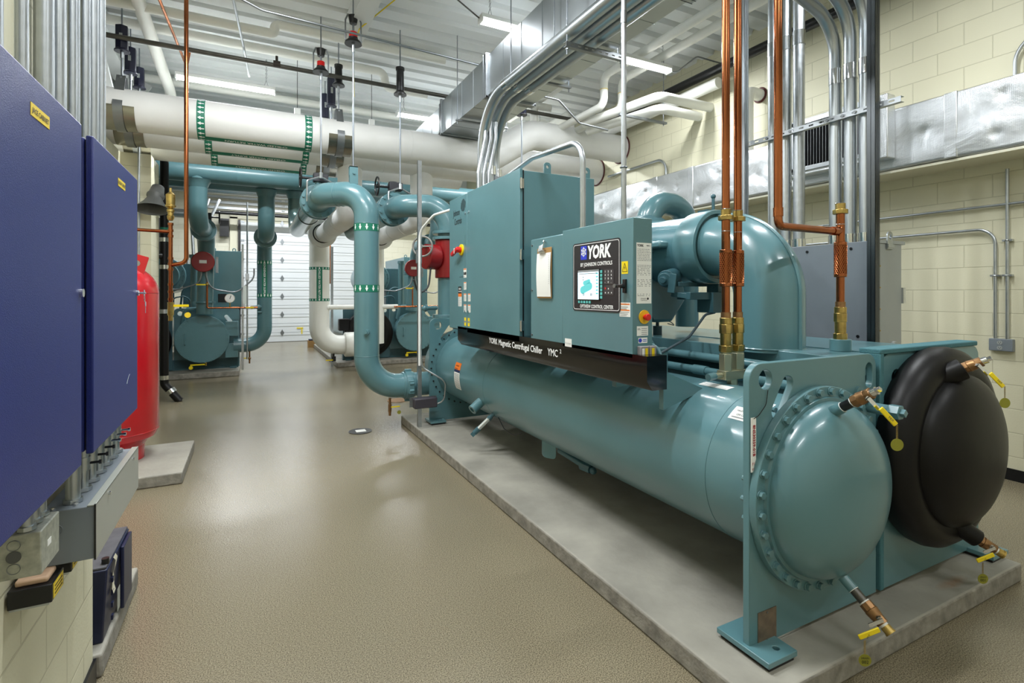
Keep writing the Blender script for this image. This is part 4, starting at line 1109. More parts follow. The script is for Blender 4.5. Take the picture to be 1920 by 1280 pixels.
# drain on the lower elbow
g = G().cyl((1.42, 5.88, 0.4), (1.42, 5.88, 0.33), 0.014, n=12).cyl((1.42, 5.88, 0.33), (1.42, 5.88, 0.24), 0.02, n=10).cyl((1.42, 5.88, 0.24), (1.42, 5.88, 0.2), 0.014, n=12)
dv = g.build('drain_valve', BRONZE, r1)
G().box(1.43, 1.53, 5.86, 5.865, 0.29, 0.305).build('lever_grip', YELLOW, dv)
G().cyl((1.52, 5.86, 0.23), (1.52, 5.858, 0.23), 0.022, n=20).build('valve_tag', KHAKI, dv)
butterfly_valve((0.74, 6.745, ZT), (0, 1, 0), 0.205, 'black wheel valve at the arched teal pipe nearer the aisle')
# second riser
r2 = pipe('riser_pipe', 'arched teal riser pipe half hidden behind the drive cabinet', 'pipe',
          [(2.16, 5.95, 1.3), (2.16, 5.95, 2.66), (1.62, 6.2, 2.66), (1.62, 6.47, 2.66)], 0.137, [0.36, 0.2], TEAL, 48, 18,
          cuffs=(((1.85, 6.09, 2.66), (-0.9, 0.42, 0)),))
G().cyl((2.16, 5.95, 2.31), (2.16, 5.95, 2.345), 0.2, n=40).cyl((2.16, 5.95, 2.24), (2.16, 5.95, 2.275), 0.2, n=40).build('flange_pair', TEAL, r2, bev=0.003)
G().cyl((2.16, 5.95, 1.3), (2.16, 5.95, 1.34), 0.2, n=40).build('flange', TEAL, r2, bev=0.003)
g = G().cyl((2.16, 5.95, 1.78), (2.16, 5.95, 2.24), 0.17, n=36).cyl((2.0, 5.93, 2.03), (1.84, 5.9, 2.03), 0.15, n=32)
ck = g.build('check_valve', REDD, r2, bev=0.01)
g = G(); w0 = V((1.78, 5.8, 2.14)); s = V((-0.55, -0.83, 0)).normalized()
g.ring(w0, s, 0.115, 0.012, 32, 8).cyl(w0, w0 - s * 0.16, 0.014, n=10)
xx, yy_, _ = frame_for(s)
for k in range(3):
    a = 2 * PI * k / 3; g.cyl(w0, w0 + (xx * math.cos(a) + yy_ * math.sin(a)) * 0.113, 0.008, n=8)
g.build('hand_wheel', mat('grey_wheel', '8B8A84', 0.5, 0.3), r2)
g = G().cyl((2.0, 5.95, 1.42), (1.85, 5.9, 1.42), 0.026, n=14).cyl((1.86, 5.9, 1.42), (1.84, 5.895, 1.42), 0.045, n=8).sph((1.83, 5.89, 1.42), 0.035, 10)
g.build('drain_plug', TEAL, r2)
G().tube([(1.9, 5.85, 1.95), (1.86, 5.82, 1.66), (1.72, 5.75, 1.58), (1.64, 5.68, 1.75)], 0.011, 0.14, 10).build('flex_conduit', mat('dark_conduit', '35383A', 0.5), r2)
butterfly_valve((1.62, 6.55, 2.66), (0, 1, 0), 0.205, 'black wheel valve at the second arched pipe by the drive cabinet')

# far left machine risers
r3 = pipe('riser_pipe', 'teal riser with a round red device in front of the far left machine', 'pipe',
          [(-0.74, 10.68, 2.72), (-0.74, 11.35, 2.72), (-0.78, 11.35, 1.2)], 0.137, [0.2], TEALP, 40, 12)
G().cyl((-0.74, 10.52, 2.72), (-0.74, 10.68, 2.72), 0.2, n=40).build('flange', TEALP, r3, bev=0.005)
g = G()
g.ring((-0.5, 10.6, 2.95), (1, 0, 0), 0.11, 0.01, 24, 6).cyl((-0.65, 10.6, 2.95), (-0.5, 10.6, 2.95), 0.015, n=8).box(-0.72, -0.62, 10.55, 10.65, 2.88, 3.02)
g.build('hand_wheel', BLACK, r3)
G().ring((-0.78, 11.35, 1.42), (0, 0, 1), 0.15, 0.02, 30, 8).box(-0.96, -0.6, 11.25, 11.3, 1.4, 1.44).build('pipe_clamp', TEALP, r3)
r4 = pipe('riser_pipe', 'teal riser lettered condenser water supply at the far left machine', 'pipe',
          [(0.25, 10.98, 2.66), (0.25, 11.55, 2.66), (0.25, 11.55, 0.56), (-0.3, 11.55, 0.56)], 0.137, [0.22, 0.34], TEALP, 40, 14,
          cuffs=(((0.25, 11.55, 0.92), (0, 0, 1)),))
G().cyl((0.25, 10.82, 2.66), (0.25, 10.98, 2.66), 0.2, n=40).build('flange', TEALP, r4, bev=0.005)
arrow_band(r4, 0.25, 11.55, 2.17, 0.139, 0.08, 14); arrow_band(r4, 0.25, 11.55, 1.51, 0.139, 0.08, 14)
vert_label(r4, 0.25, 11.55, 1.56, 2.20, 0.1385, 'CONDENSER WATER SUPPLY', 0.05, 0.1)
g = G().cyl((0.02, 11.4, 1.32), (0.2, 11.45, 1.32), 0.03, n=12).sph((0.14, 11.4, 1.32), 0.045, 12)
g.cyl((0.12, 11.42, 1.22), (0.2, 11.42, 1.22), 0.02, n=12)
g.build('test_plug', TEALP, r4)
g = G().cyl((-0.02, 11.5, 0.44), (-0.02, 11.5, 0.2), 0.016, n=10).sph((-0.02, 11.5, 0.3), 0.03, 10)
o = g.build('drain_valve', BRONZE, r4); G().box(-0.16, -0.04, 11.46, 11.47, 0.3, 0.32).build('lever_grip', YELLOW, o)
# chilled (white) risers of the far right machine
def white_drop(x, ring_y, label1, zb=2.78, low=True):
    r = root('insulated_drop_pipe', label1, 'pipe', (x, 8.0, 2.6))
    G().tube([(x, 7.95, 3.6), (x, 7.95, zb), (x, ring_y, zb)], 0.175, 0.3, 40, 14).build('pipe_run', WHITE_INS, r, ang=60)
    for yy in (8.75, 9.6): G().ring((x, yy, zb), (0, 1, 0), 0.176, 0.004, 40, 6).build('seam', WHITE_INS, r)
    return r
white_drop(1.32, 10.85, 'white insulated pipe dropping behind the first teal arch towards the white riser')
white_drop(2.42, 10.85, 'white insulated pipe dropping behind the second teal arch')
def white_riser(x, tgt, label):
    r = root('insulated_riser_pipe', label, 'pipe', (x, 11.4, 0.4))
    G().cyl((x, 10.82, 2.78), (x, 11.0, 2.78), 0.27, n=48).build('insulated_valve', WHITE_INS, r, bev=0.02)
    G().ring((x, 10.82, 2.78), (0, 1, 0), 0.18, 0.012, 40, 8).build('rubber_ring', BLACK, r)
    pts = [(x, 11.0, 2.78), (x, 11.4, 2.78), (x, 11.4, 0.5)] + ([(tgt, 11.4, 0.5)] if tgt else [])
    G().tube(pts, 0.2, [0.22, 0.4], 44, 14).build('pipe_run', WHITE_PVC, r, ang=60)
    return r
wr = white_riser(1.28, 1.86, 'white insulated riser with green chilled water return band at the far right machine')
G().rev([(0, 0.24), (0.02, 0.26), (0.2, 0.26), (0.22, 0.24)], (1.78, 11.4, 0.5), (1, 0, 0), 40).build('flange_cover', WHITE_PVC, wr, ang=60)
arrow_band(wr, 1.28, 11.4, 2.08, 0.202, 0.055, 18); arrow_band(wr, 1.28, 11.4, 1.43, 0.202, 0.055, 18)
vert_label(wr, 1.28, 11.4, 1.46, 2.1, 0.2025, 'CHILLED WATER RETURN', 0.055, 0.115)
G().tube([(1.42, 11.3, 1.3), (2.9, 11.3, 1.3)], 0.05, 0.1, 20).sph((1.42, 11.3, 1.3), 0.06, 14).build('bypass_pipe', WHITE_PVC, wr)
g = G().box(1.5, 1.58, 11.2, 11.26, 0.18, 0.28).cyl((1.54, 11.23, 0.28), (1.54, 11.23, 0.34), 0.02, n=8); o = g.build('drain_valve', BLACK, wr)
G().box(1.38, 1.52, 11.19, 11.2, 0.2, 0.22).build('lever_grip', YELLOW, o)
white_riser(2.42, None, 'white insulated riser behind the near teal riser, only its valve showing')
r5 = pipe('riser_pipe', 'teal riser with a round red device at the far right machine', 'pipe',
          [(3.42, 10.78, 2.66), (3.42, 11.6, 2.66), (3.3, 11.6, 1.2)], 0.137, [0.3], TEALP, 40, 12)
G().cyl((3.42, 10.62, 2.66), (3.42, 10.78, 2.66), 0.2, n=40).build('flange', TEALP, r5, bev=0.005)
G().cyl((3.32, 11.6, 2.02), (3.32, 11.6, 2.08), 0.2, n=30).cyl((3.32, 11.6, 2.1), (3.32, 11.6, 2.16), 0.2, n=30).build('flange_pair', TEALP, r5, bev=0.003)
def flow_switch(x, y, z, label, sw=1):
    r = root('flow_switch', label, 'flow switch', (x, y, z))
    G().cyl((x, y, z), (x, y - 0.09, z), 0.19, n=32).build('housing', REDD, r, bev=0.012)
    G().box(x - 0.06, x + 0.06, y - 0.093, y - 0.09, z - 0.03, z + 0.03).build('label', PAPER, r)
    G().cyl((x - 0.03, y - 0.04, z - 0.18), (x - 0.03, y - 0.04, z - 0.25), 0.018, n=8).cyl((x + 0.05, y - 0.04, z - 0.18), (x + 0.05, y - 0.04, z - 0.25), 0.018, n=8).build('conduit_hub', STEEL, r)
    G().box(x + 0.2, x + 0.24, y - 0.03, y + 0.1, z - 0.2, z + 0.1).build('bracket', STEEL, r)
    g = G().tube([(x - 0.03, y - 0.04, z - 0.24), (x - 0.06, y - 0.04, z - 0.4), (x - 0.4, y - 0.02, z - 0.52), (x - 0.95, y, z - 0.48)], 0.014, 0.18, 10)
    g.build('flex_conduit', STEEL, r)
    g = G().tube([(x + 0.05, y - 0.04, z - 0.24), (x + 0.1, y - 0.04, z - 0.5), (x + 0.55, y - 0.02, z - 0.58), (x + 0.85, y, z - 0.3), (x + 0.85, y, z - 0.1)], 0.014, 0.22, 10)
    g.build('flex_conduit', STEEL, r)
flow_switch(-0.79, 11.21, 2.18, 'round red flow switch on the riser of the far left machine')
flow_switch(3.28, 11.45, 2.16, 'round red flow switch on the riser of the far right machine')

# small copper bypass at the far left machine, gauge and flowmeter tubes
def bypass(x0, x1, y, z, ztop, label, lw=1):
    r = root('copper_bypass_line', label, 'pipe', (x0, y, z))
    G().tube([(x0, y, ztop), (x0, y, z), (x1, y, z)], 0.016, 0.03, 12).build('pipe_run', COPPER, r)
    o = G().sph((x0, y - 0.02, ztop - 0.04), 0.03, 10).build('ball_valve', BRASS, r)
    G().box(x0 - 0.17, x0 - 0.02, y - 0.06, y - 0.045, ztop - 0.06, ztop - 0.035).build('lever_grip', YELLOW, o)
    o = G().sph((x1 - 0.1, y, z), 0.032, 10).build('ball_valve', BRASS, r)
    G().box(x1 - 0.2, x1 - 0.06, y - 0.06, y - 0.045, z - 0.012, z + 0.012).build('lever_grip', YELLOW, o)
    G().cyl((x1 - 0.22, y, z), (x1 - 0.22, y, z + 0.08), 0.01, n=8).box(x1 - 0.25, x1 - 0.19, y - 0.015, y + 0.015, z + 0.07, z + 0.42).build('flow_meter', GLASS, r)
    return r
b = bypass(-0.72, 0.12, 11.08, 1.32, 1.8, 'thin copper line with yellow levers between two teal risers at the far left')
g = G().cyl((-0.35, 11.08, 1.32), (-0.35, 11.08, 1.42), 0.01, n=8); o = g.build('gauge_stem', BRASS, b)
G().cyl((-0.35, 11.08, 1.5), (-0.35, 11.03, 1.5), 0.085, n=28).build('gauge', CHROME, b)
g = G().cyl((-0.35, 11.03, 1.5), (-0.35, 11.028, 1.5), 0.075, n=28).build('gauge_face', PAPER, b)
G().obox((-0.34, 11.026, 1.52), (0.3, 0, 1), (0, 1, 0), 0.002, 0.01, 0.07).build('needle', INK, g)
b = bypass(3.25, 2.75, 11.35, 1.3, 1.75, 'thin copper line beside the red device of the far right machine')
o = G().cyl((2.8, 11.2, 1.3), (4.6, 11.2, 1.3), 0.02, n=10).build('copper_bypass_line', COPPER); tag(o, 'horizontal copper line passing behind the galvanised post at right', 'pipe')

# ------------------------------------------------------------ the three big insulated pipes
def saddle(par, x, y, z, r, w=0.34, strap=True, top=None):
    n = 16; g = G(); P = []
    R2 = r + 0.006
    for k in range(n + 1):
        a = -PI * 1.0 + PI * 0.95 * k / n + 0.08
        P.append((math.cos(a) * R2, math.sin(a) * R2))
    vs = [(x - w / 2, y + a, z + b) for a, b in P] + [(x + w / 2, y + a, z + b) for a, b in P]
    g.add(vs, [(i, i + 1, n + 2 + i, n + 1 + i) for i in range(n)])
    g.build('insulation_saddle', SADDLE, par, calc=False)
    if strap:
        g = G(); R3 = r + 0.012; n = 20; P = []
        zt = top if top else z + r + 0.15
        for k in range(n + 1):
            a = -PI + PI * k / n
            P.append((math.cos(a) * R3, math.sin(a) * R3))
        P = [(-0.03, zt - z)] + P + [(0.03, zt - z)]
        m_ = len(P); t_ = 0.006
        vs = [(x - 0.045, y + a, z + b) for a, b in P] + [(x + 0.045, y + a, z + b) for a, b in P] + [(x - 0.045, y + a * 1.03, z + b * (1.03 if b < 0 else 1)) for a, b in P] + [(x + 0.045, y + a * 1.03, z + b * (1.03 if b < 0 else 1)) for a, b in P]
        g.add(vs, [(i, i + 1, m_ + i + 1, m_ + i) for i in range(m_ - 1)] + [(2 * m_ + i, 3 * m_ + i, 3 * m_ + i + 1, 2 * m_ + i + 1) for i in range(m_ - 1)] +
              [(i, 2 * m_ + i, 2 * m_ + i + 1, i + 1) for i in range(m_ - 1)] + [(m_ + i, m_ + i + 1, 3 * m_ + i + 1, 3 * m_ + i) for i in range(m_ - 1)])
        g.cyl((x, y - 0.06, zt - 0.03), (x, y + 0.06, zt - 0.03), 0.012, n=8)
        g.build('clevis_hanger', STEEL, par, calc=True)
def band_x(par, x, y, z, r, w=0.085, right=False):
    # green band with arrows round a pipe that runs along X
    g = G(); n = 44; P = [(math.cos(2 * PI * k / n) * r, math.sin(2 * PI * k / n) * r) for k in range(n)]
    g.add([(x - w / 2, y + a, z + b) for a, b in P] + [(x + w / 2, y + a, z + b) for a, b in P], [(i, (i + 1) % n, n + (i + 1) % n, n + i) for i in range(n)])
    g.build('flow_band', GREEN, par)
    g = G(); d = 1 if right else -1; rr = r + 0.0015
    for k in range(11):
        a0 = PI * 0.62 + PI * 0.95 * k / 11
        def M2(a, b): return (x + d * a, y + rr * math.cos(a0 + b / rr), z + rr * math.sin(a0 + b / rr))
        flat(g, rect(-0.032, 0.0, -0.007, 0.007), M2); flat(g, [(0, -0.02), (0.034, 0), (0, 0.02)], M2)
    g.build('arrows', INKW, par)
def legend_x(par, x0, x1, y, z, r, ang, text, size=0.06):
    g = G(); n = 4; w = 0.09
    f = lambda x, s: (x, y + r * math.cos(ang + s / r), z + r * math.sin(ang + s / r))
    for k in range(n):
        a, b = -w / 2 + w * k / n, -w / 2 + w * (k + 1) / n
        g.add([f(x0, a), f(x1, a), f(x1, b), f(x0, b)], [(0, 1, 2, 3)])
    g.build('legend_strip', GREEN, par)
    vs, fs = text2d(text, size, bold=0.015); L = max(q[0] for q in vs); rr = r + 0.0015
    xm = (x0 + x1) / 2
    G().add([(xm + L / 2 - a, y + rr * math.cos(ang + (b - size * 0.35) / rr), z + rr * math.sin(ang + (b - size * 0.35) / rr)) for a, b in vs], fs).build('lettering', INKW, par)
def spring_hanger(x, y, z0, z1, style, label, zr=None, group=None):
    # z0..z1: isolator body; zr: lower end of the rod
    r = root('spring_hanger', label, 'pipe hanger', (x, y, z0), group or 'spring hangers under the roof')
    G().cyl((x, y, z1), (x, y, 4.95), 0.008, n=8).build('upper_rod', RODM, r)
    if zr is not None: G().cyl((x, y, zr), (x, y, z0), 0.011, n=10).build('hanger_rod', RODM, r)
    h = z1 - z0
    if style == 'box':
        o = G().cyl((x, y, z0), (x, y, z1), 0.065, n=6).build('spring_housing', NAVY, r, bev=0.006)
        G().rev([(0, 0.075), (0.012, 0.075), (0.03, 0.06)], (x, y, z0 - 0.02), (0, 0, 1), 20).build('lower_cup', NAVY, r)
        G().box(x - 0.015, x + 0.015, y - 0.067, y - 0.064, z0 + h * 0.4, z0 + h * 0.62).build('label', GREYL, o)
    elif style == 'tube':
        g = G().rev([(0, 0.08), (0.015, 0.08), (0.05, 0.05), (h - 0.04, 0.046), (h - 0.035, 0.055), (h, 0.055)], (x, y, z0), (0, 0, 1), 24)
        g.build('spring_housing', BLACK, r)
    else:
        g = G()
        for s_ in (-1, 1): g.tube([(x + s_ * 0.085, y, z0 + 0.03), (x + s_ * 0.085, y, z1 - 0.06), (x + s_ * 0.06, y, z1)], 0.009, 0.03, 8)
        g.cyl((x - 0.065, y, z1), (x + 0.065, y, z1), 0.012, n=8)
        g.build('yoke', STEEL, r)
        G().rev([(0, 0.095), (0.02, 0.09), (0.06, 0.05), (0.075, 0.05)], (x, y, z0), (0, 0, 1), 22).rev([(0, 0.04), (0.06, 0.05), (0.085, 0.055)], (x, y, z1 - 0.09), (0, 0, 1), 20).build('rubber_cup', BLACK, r)
        g = G()
        for k in range(4): g.ring((x, y, z0 + 0.085 + 0.014 * k), (0, 0, 1), 0.04, 0.007, 18, 6)
        g.build('coil_spring', RED2, r)
        g = G().cyl((x, y, z0 + 0.14), (x, y, z1 - 0.08), 0.012, n=8); g.build('inner_rod', RODM, r)
    G().cyl((x, y, z0 - 0.09), (x, y, z0 - 0.0), 0.018, n=8).build('turnbuckle', GALV, r)
    return r
PY = (7.2, 7.9, 8.6); PZ = 3.675; PR = 0.23
txt = ('CHILLED WATER RETURN', 'CHILLED WATER SUPPLY', 'CHILLED WATER SUPPLY')
lab = ('large white insulated pipe nearest the viewer with a green chilled water return band', 'middle one of the three large white insulated pipes', 'rearmost of the three large white insulated pipes')
for k in range(3):
    y = PY[k]; rt = root('insulated_pipe', lab[k], 'pipe', (0, y, PZ - PR))
    if k == 0: pts = [(-5.95, y, PZ), (3.25, y, PZ), (3.95, y, 4.12), (5.8, y, 4.12)]
    elif k == 1: pts = [(-5.95, y, PZ), (3.7, y, PZ), (4.3, y, 3.86), (5.8, y, 3.86)]
    else: pts = [(-5.95, y, PZ), (3.3, y, PZ)]
    G().tube(pts, PR, 0.55, 56, 16).build('pipe_run', WHITE_INS, rt, ang=60)
    G().ring((2.0 - k * 0.2, y, PZ), (1, 0, 0), PR, 0.004, 50, 6).build('seam', WHITE_INS, rt)
    for x in (-1.3 - 0.03 * k, 1.05): saddle(rt, x, y, PZ, PR, 0.3)
    for x in (-0.52, 0.66): band_x(rt, x + (0.03 * k), y, PZ, PR + 0.002, right=(k > 0))
    legend_x(rt, -0.48 + 0.03 * k, 0.62 + 0.03 * k, y, PZ, PR + 0.0025, math.radians(258), txt[k])
    if k < 2:
        G().ring((5.79, y, (4.12, 3.86)[k]), (1, 0, 0), PR + 0.012, 0.012, 40, 6).build('fire_caulk', CAULK, rt)
for k, (x, z0, z1) in enumerate(((1.05, 4.37, 4.65), (1.05, 4.34, 4.73), (1.05, 4.36, 4.74))):
    spring_hanger(x, PY[k], z0, z1, 'tube' if k == 0 else 'box', ['slim black spring hanger of the front white pipe, right of the middle beam', 'navy box spring hanger of the middle white pipe by the middle beam', 'lowest navy spring hanger by the middle beam, at the rearmost white pipe'][k], zr=PZ + PR + 0.12)
for k, (x, z0, z1) in enumerate(((-1.3, 4.35, 4.62), (-1.34, 4.36, 4.66), (-1.36, 4.42, 4.68))):
    spring_hanger(x, PY[k], z0, z1, 'box', ['navy spring hanger nearest the conduits at upper left', 'wide navy spring hanger, middle one at upper left', 'small navy spring hanger, lowest of the three at upper left'][k], zr=PZ + PR + 0.12)
spring_hanger(0.76, 6.62, 4.27, 4.56, 'yoke', 'open spring hanger with red coil above the first wheel valve', zr=3.02)
spring_hanger(1.03, 5.98, 4.4, 4.72, 'yoke', 'open spring hanger with red coil above the lug of the front riser', zr=ZT + 0.3)
spring_hanger(1.7, 6.5, 4.12, 4.47, 'tube', 'long black tubular spring hanger above the second wheel valve', zr=2.95)
spring_hanger(3.35, 6.3, 4.08, 4.34, 'box', 'dark hexagonal spring hanger right of the steel duct', zr=2.95)
def yoke(x, y, z):
    g = G().tube([(x - 0.16, y - 0.05, z - 0.28), (x - 0.16, y - 0.05, z - 0.03), (x, y, z + 0.04), (x + 0.17, y + 0.05, z - 0.03), (x + 0.2, y + 0.05, z - 0.12)], 0.012, 0.03, 8).cyl((x, y, z + 0.02), (x, y, z + 0.09), 0.024, n=8)
    o = g.build('support_yoke', GALV); return o
tag(yoke(0.76, 6.62, 2.97), 'bent grey rod yoke around the first wheel valve', 'pipe hanger')
tag(yoke(1.7, 6.5, 2.9), 'bent grey rod yoke around the second wheel valve', 'pipe hanger')
# ------------------------------------------------------------ square steel duct under the roof
du = root('steel_duct', 'rectangular galvanised duct running under the roof towards the back', 'duct', (2.75, 4, 3.89))
def duct(y0, y1, x0, x1, z0, z1, first=False):
    g = G().box(x0, x1, y0, y1, z0, z1)
    L = y1 - y0; n = max(1, round(L / 0.42))
    o = g.build('duct_section', GALVD, du)
    g = G()
    for k in range(1, n):
        y = y0 + L * k / n
        g.box(x0 - 0.003, x1 + 0.003, y - 0.004, y + 0.004, z0 - 0.003, z1 + 0.003)
    if n > 1: g.build('stiffening_bead', GALVD, o)
    for y in (y0, y1):
        w = 0.025
        g = G().box(x0 - w, x0, y - 0.02, y + 0.02, z0 - w, z1 + w).box(x1, x1 + w, y - 0.02, y + 0.02, z0 - w, z1 + w).box(x0 - w, x1 + w, y - 0.02, y + 0.02, z0 - w, z0).box(x0 - w, x1 + w, y - 0.02, y + 0.02, z1, z1 + w)
        g.build('duct_flange', GALV, du, bev=0.003)
duct(0.2, 2.9, 2.45, 3.06, 3.89, 4.35); duct(2.94, 5.46, 2.45, 3.06, 3.89, 4.35); duct(5.5, 7.04, 2.45, 3.06, 3.89, 4.35); duct(7.08, 9.3, 2.45, 3.0, 3.93, 4.30)
for k, y in enumerate((2.2, 3.9, 4.75, 6.3)):
    r = root('trapeze_hanger', ['strut trapeze under the duct nearest the viewer', 'strut trapeze under the duct above the bundle of three pipes', 'strut trapeze under the duct right of the conduit bends', 'short strut trapeze under the duct beside the vertical conduits'][k], 'pipe hanger', (2.75, y, 3.84))
    G().box(2.38, 3.13, y - 0.02, y + 0.02, 3.84, 3.862).build('strut', STEEL, r)
    for x in (2.4, 3.11): G().cyl((x, y, 3.8), (x, y, 4.95), 0.006, n=8).build('threaded_rod', RODM, r)
# three large steel conduits along the duct
for k in range(3):
    x = 2.36 + 0.135 * k
    rt = root('steel_conduit', ['leftmost of the three thick steel conduits bending down under the duct', 'middle one of the three thick steel conduits bending down under the duct', 'rightmost of the three thick steel conduits bending down under the duct'][k], 'conduit', (x, 5.3, 2.3))
    yv = 5.45 + 0.12 * k
    G().tube([(x, 2.3, 3.76), (x, yv, 3.76), (x + 0.06, yv, 2.2)], 0.057, 0.62, 28, 18).build('conduit_tube', GALVD, rt, ang=60)
    for (a, d) in (((x, 4.75, 3.76), (0, 1, 0)), ((x + 0.05, yv, 3.05), (0, 0, -1))):
        G().cyl(V(a) - V(d) * 0.05, V(a) + V(d) * 0.05, 0.0605, n=28).build('coupling', CHROME, rt)
    G().cyl((x + 0.058, yv - 0.0, 2.75), (x + 0.058, yv, 2.72), 0.064, n=20).build('clamp', STEEL, rt)
for k in range(3):
    x = 2.27 + 0.062 * k
    rt = root('steel_conduit', ['leftmost slim conduit clamped beside the thick conduit drop', 'middle slim conduit clamped beside the thick conduit drop', 'right slim conduit clamped beside the thick conduit drop'][k], 'conduit', (x, 5.3, 2.3))
    G().tube([(x, 5.3, 2.3), (x, 5.3, 2.95), (x + 0.1, 5.33, 3.35), (x + 0.1, 5.33, 3.55)], 0.022, 0.2, 16).build('conduit_tube', GALV, rt, ang=60)
    G().ring((x, 5.3, 2.72), (0, 0, 1), 0.026, 0.006, 16, 6).cyl((x - 0.02, 5.27, 2.72), (x - 0.03, 5.22, 2.72), 0.012, n=8).build('clamp', STEEL, rt)
r = root('pipe_support', 'perforated strut bracket with black loops beside the slim conduits', 'bracket', (2.5, 5.2, 2.7))
G().box(2.42, 2.72, 5.18, 5.22, 2.86, 2.9).box(2.68, 2.72, 5.18, 5.22, 2.5, 2.9).build('strut', STEEL, r)
G().tube([(2.5, 5.15, 2.45), (2.48, 5.15, 2.75), (2.6, 5.15, 2.75), (2.64, 5.15, 2.4)], 0.014, 0.06, 8).build('cable_loop', BLACK, r)
# strut trapeze carrying the trio, near the top of the frame
r = root('trapeze_hanger', 'dark slotted strut across the three thick conduits at the top', 'pipe hanger', (2.5, 3.55, 3.6))
M3 = lambda a, b, c: (2.3 + a, 3.55 + c, 3.62 + b)
g = G().plate(rect(0, 0.62, 0, 0.041), [slot(0.06 + 0.07 * k, 0.0205, 0.02, 0.006, 0) for k in range(8)], M3, 0.004).box(2.3, 2.92, 3.554, 3.59, 3.62, 3.624).box(2.3, 2.92, 3.554, 3.59, 3.657, 3.661)
g.build('strut', STEEL, r)
for x in (2.32, 2.88): G().cyl((x, 3.57, 3.56), (x, 3.57, 4.95), 0.006, n=8).cyl((x, 3.57, 3.6), (x, 3.57, 3.612), 0.012, n=6).build('threaded_rod', RODM, r)
# tall grey conduit in front of the duct
o = root('steel_conduit', 'tall thin grey conduit dropping into the control box top', 'conduit', (2.2, 2.7, 1.99))
G().cyl((2.2, 2.7, 1.98), (2.2, 2.7, 4.95), 0.0175, n=18).build('conduit_tube', GALV, o)
G().ring((2.2, 2.7, 2.43), (0, 0, 1), 0.02, 0.006, 16, 6).build('clamp', STEEL, o); G().cyl((2.2, 2.7, 3.38), (2.2, 2.7, 3.46), 0.021, n=16).build('coupling', STEEL, o)
# conduit bend between cabinets
o = root('steel_conduit', 'bent grey conduit rising from the control box over the drive cabinet', 'conduit', (1.86, 2.68, 1.99))
G().tube([(1.86, 2.68, 1.98), (1.86, 2.68, 2.56), (1.9, 3.4, 2.62), (2.05, 4.3, 2.62), (2.05, 4.3, 2.48)], 0.0185, 0.16, 18, 12).build('conduit_tube', GALV, o, ang=60)
G().cyl((1.86, 2.68, 1.99), (1.86, 2.68, 2.01), 0.028, n=8).build('lock_nut', CHROME, o)
# white thin conduit round the post at the far end
o = root('steel_conduit', 'slim light conduit bending from the post into the drive cabinet side', 'conduit', (1.64, 5.5, 1.4))
G().tube([(1.66, 5.52, 0.8), (1.66, 5.52, 2.28), (1.72, 5.2, 2.42), (1.9, 4.79, 2.47)], 0.0135, 0.16, 14, 10).build('conduit_tube', WHITE, o, ang=60)
G().box(1.64, 1.70, 5.56, 5.6, 1.93, 2.08).build('strut_bracket', GALV, o)
# galvanised post with control module
o = root('strut_post', 'galvanised strut post standing at the far end of the chiller pad', 'post', (1.69, 5.6, 0.1))
g = G().box(1.665, 1.706, 5.59, 5.593, 0.1, 3.08).box(1.665, 1.668, 5.593, 5.631, 0.1, 3.08).box(1.703, 1.706, 5.593, 5.631, 0.1, 3.08)
g.build('strut', GALV, o)
o2 = root('control_module', 'dark grey control module fixed low on the galvanised post', 'control box', (1.72, 5.55, 0.36))
G().box(1.60, 1.86, 5.5, 5.585, 0.325, 0.435).build('housing', mat('module_grey', '3A363E', 0.5), o2, bev=0.01)
G().box(1.565, 1.875, 5.583, 5.589, 0.335, 0.44).build('mounting_plate', STEEL, o2)
G().tube([(1.85, 5.52, 0.36), (1.93, 5.48, 0.38), (1.93, 5.42, 0.62), (1.68, 5.5, 0.78), (1.66, 5.53, 1.2), (1.66, 5.53, 1.9)], 0.009, 0.1, 12).build('flex_conduit', GALV, o2)

# ------------------------------------------------------------ right hand side: foil duct, grille, posts, conduits, cabinet
fo = root('foil_wrapped_duct', 'silver foil wrapped duct running along the cream block wall', 'duct', (5.6, 4, 2.76))
PINS = ((1.9, 3.2), (1.95, 2.9), (2.45, 3.05), (1.2, 3.0), (4.15, 3.0), (4.75, 3.15), (5.45, 3.1), (4.3, 3.22), (5.05, 2.9), (6.1, 3.15), (6.5, 2.95), (7.2, 3.1))
def foil_x(y, z):
    d = 0.004 * math.sin(y * 7.3 + 1.3 * math.sin(z * 9)) + 0.003 * math.sin(z * 21 + y * 3.1)
    for (py, pz) in PINS:
        a, b = y - py, z - pz; q = math.hypot(a, b)
        if q < 0.35: d += 0.012 * math.exp(-(q / 0.045) ** 2) + 0.0022 * math.cos(11 * math.atan2(b, a) + 2 * math.sin(q * 40)) * math.exp(-(q / 0.13) ** 2) * min(1, q / 0.03)
    return 5.395 + d
g = G(); nY = 460; nz = 28; P = []
for i in range(nY + 1):
    y = 0.2 + 8.8 * i / nY
    P += [(5.79, y, 2.765), (5.42, y, 2.762)]
    for j in range(nz + 1):
        z = 2.775 + 0.55 * j / nz; P.append((foil_x(y, z), y, z))
    P += [(5.43, y, 3.335), (5.79, y, 3.332)]
ns = nz + 5
g.add(P, [(i * ns + j, i * ns + j + 1, (i + 1) * ns + j + 1, (i + 1) * ns + j) for i in range(nY) for j in range(ns - 1)])
g.build('duct_wrap', FOIL, fo, ang=80)
for y in (2.25, 3.9, 4.6, 5.2, 5.9): G().box(5.388, 5.42, y - 0.05, y + 0.05, 2.765, 3.335).build('foil_tape', FOIL, fo, bev=0.01)
gr = root('return_grille', 'louvred steel grille in the foil wrapped duct', 'grille', (5.3, 3.2, 2.93))
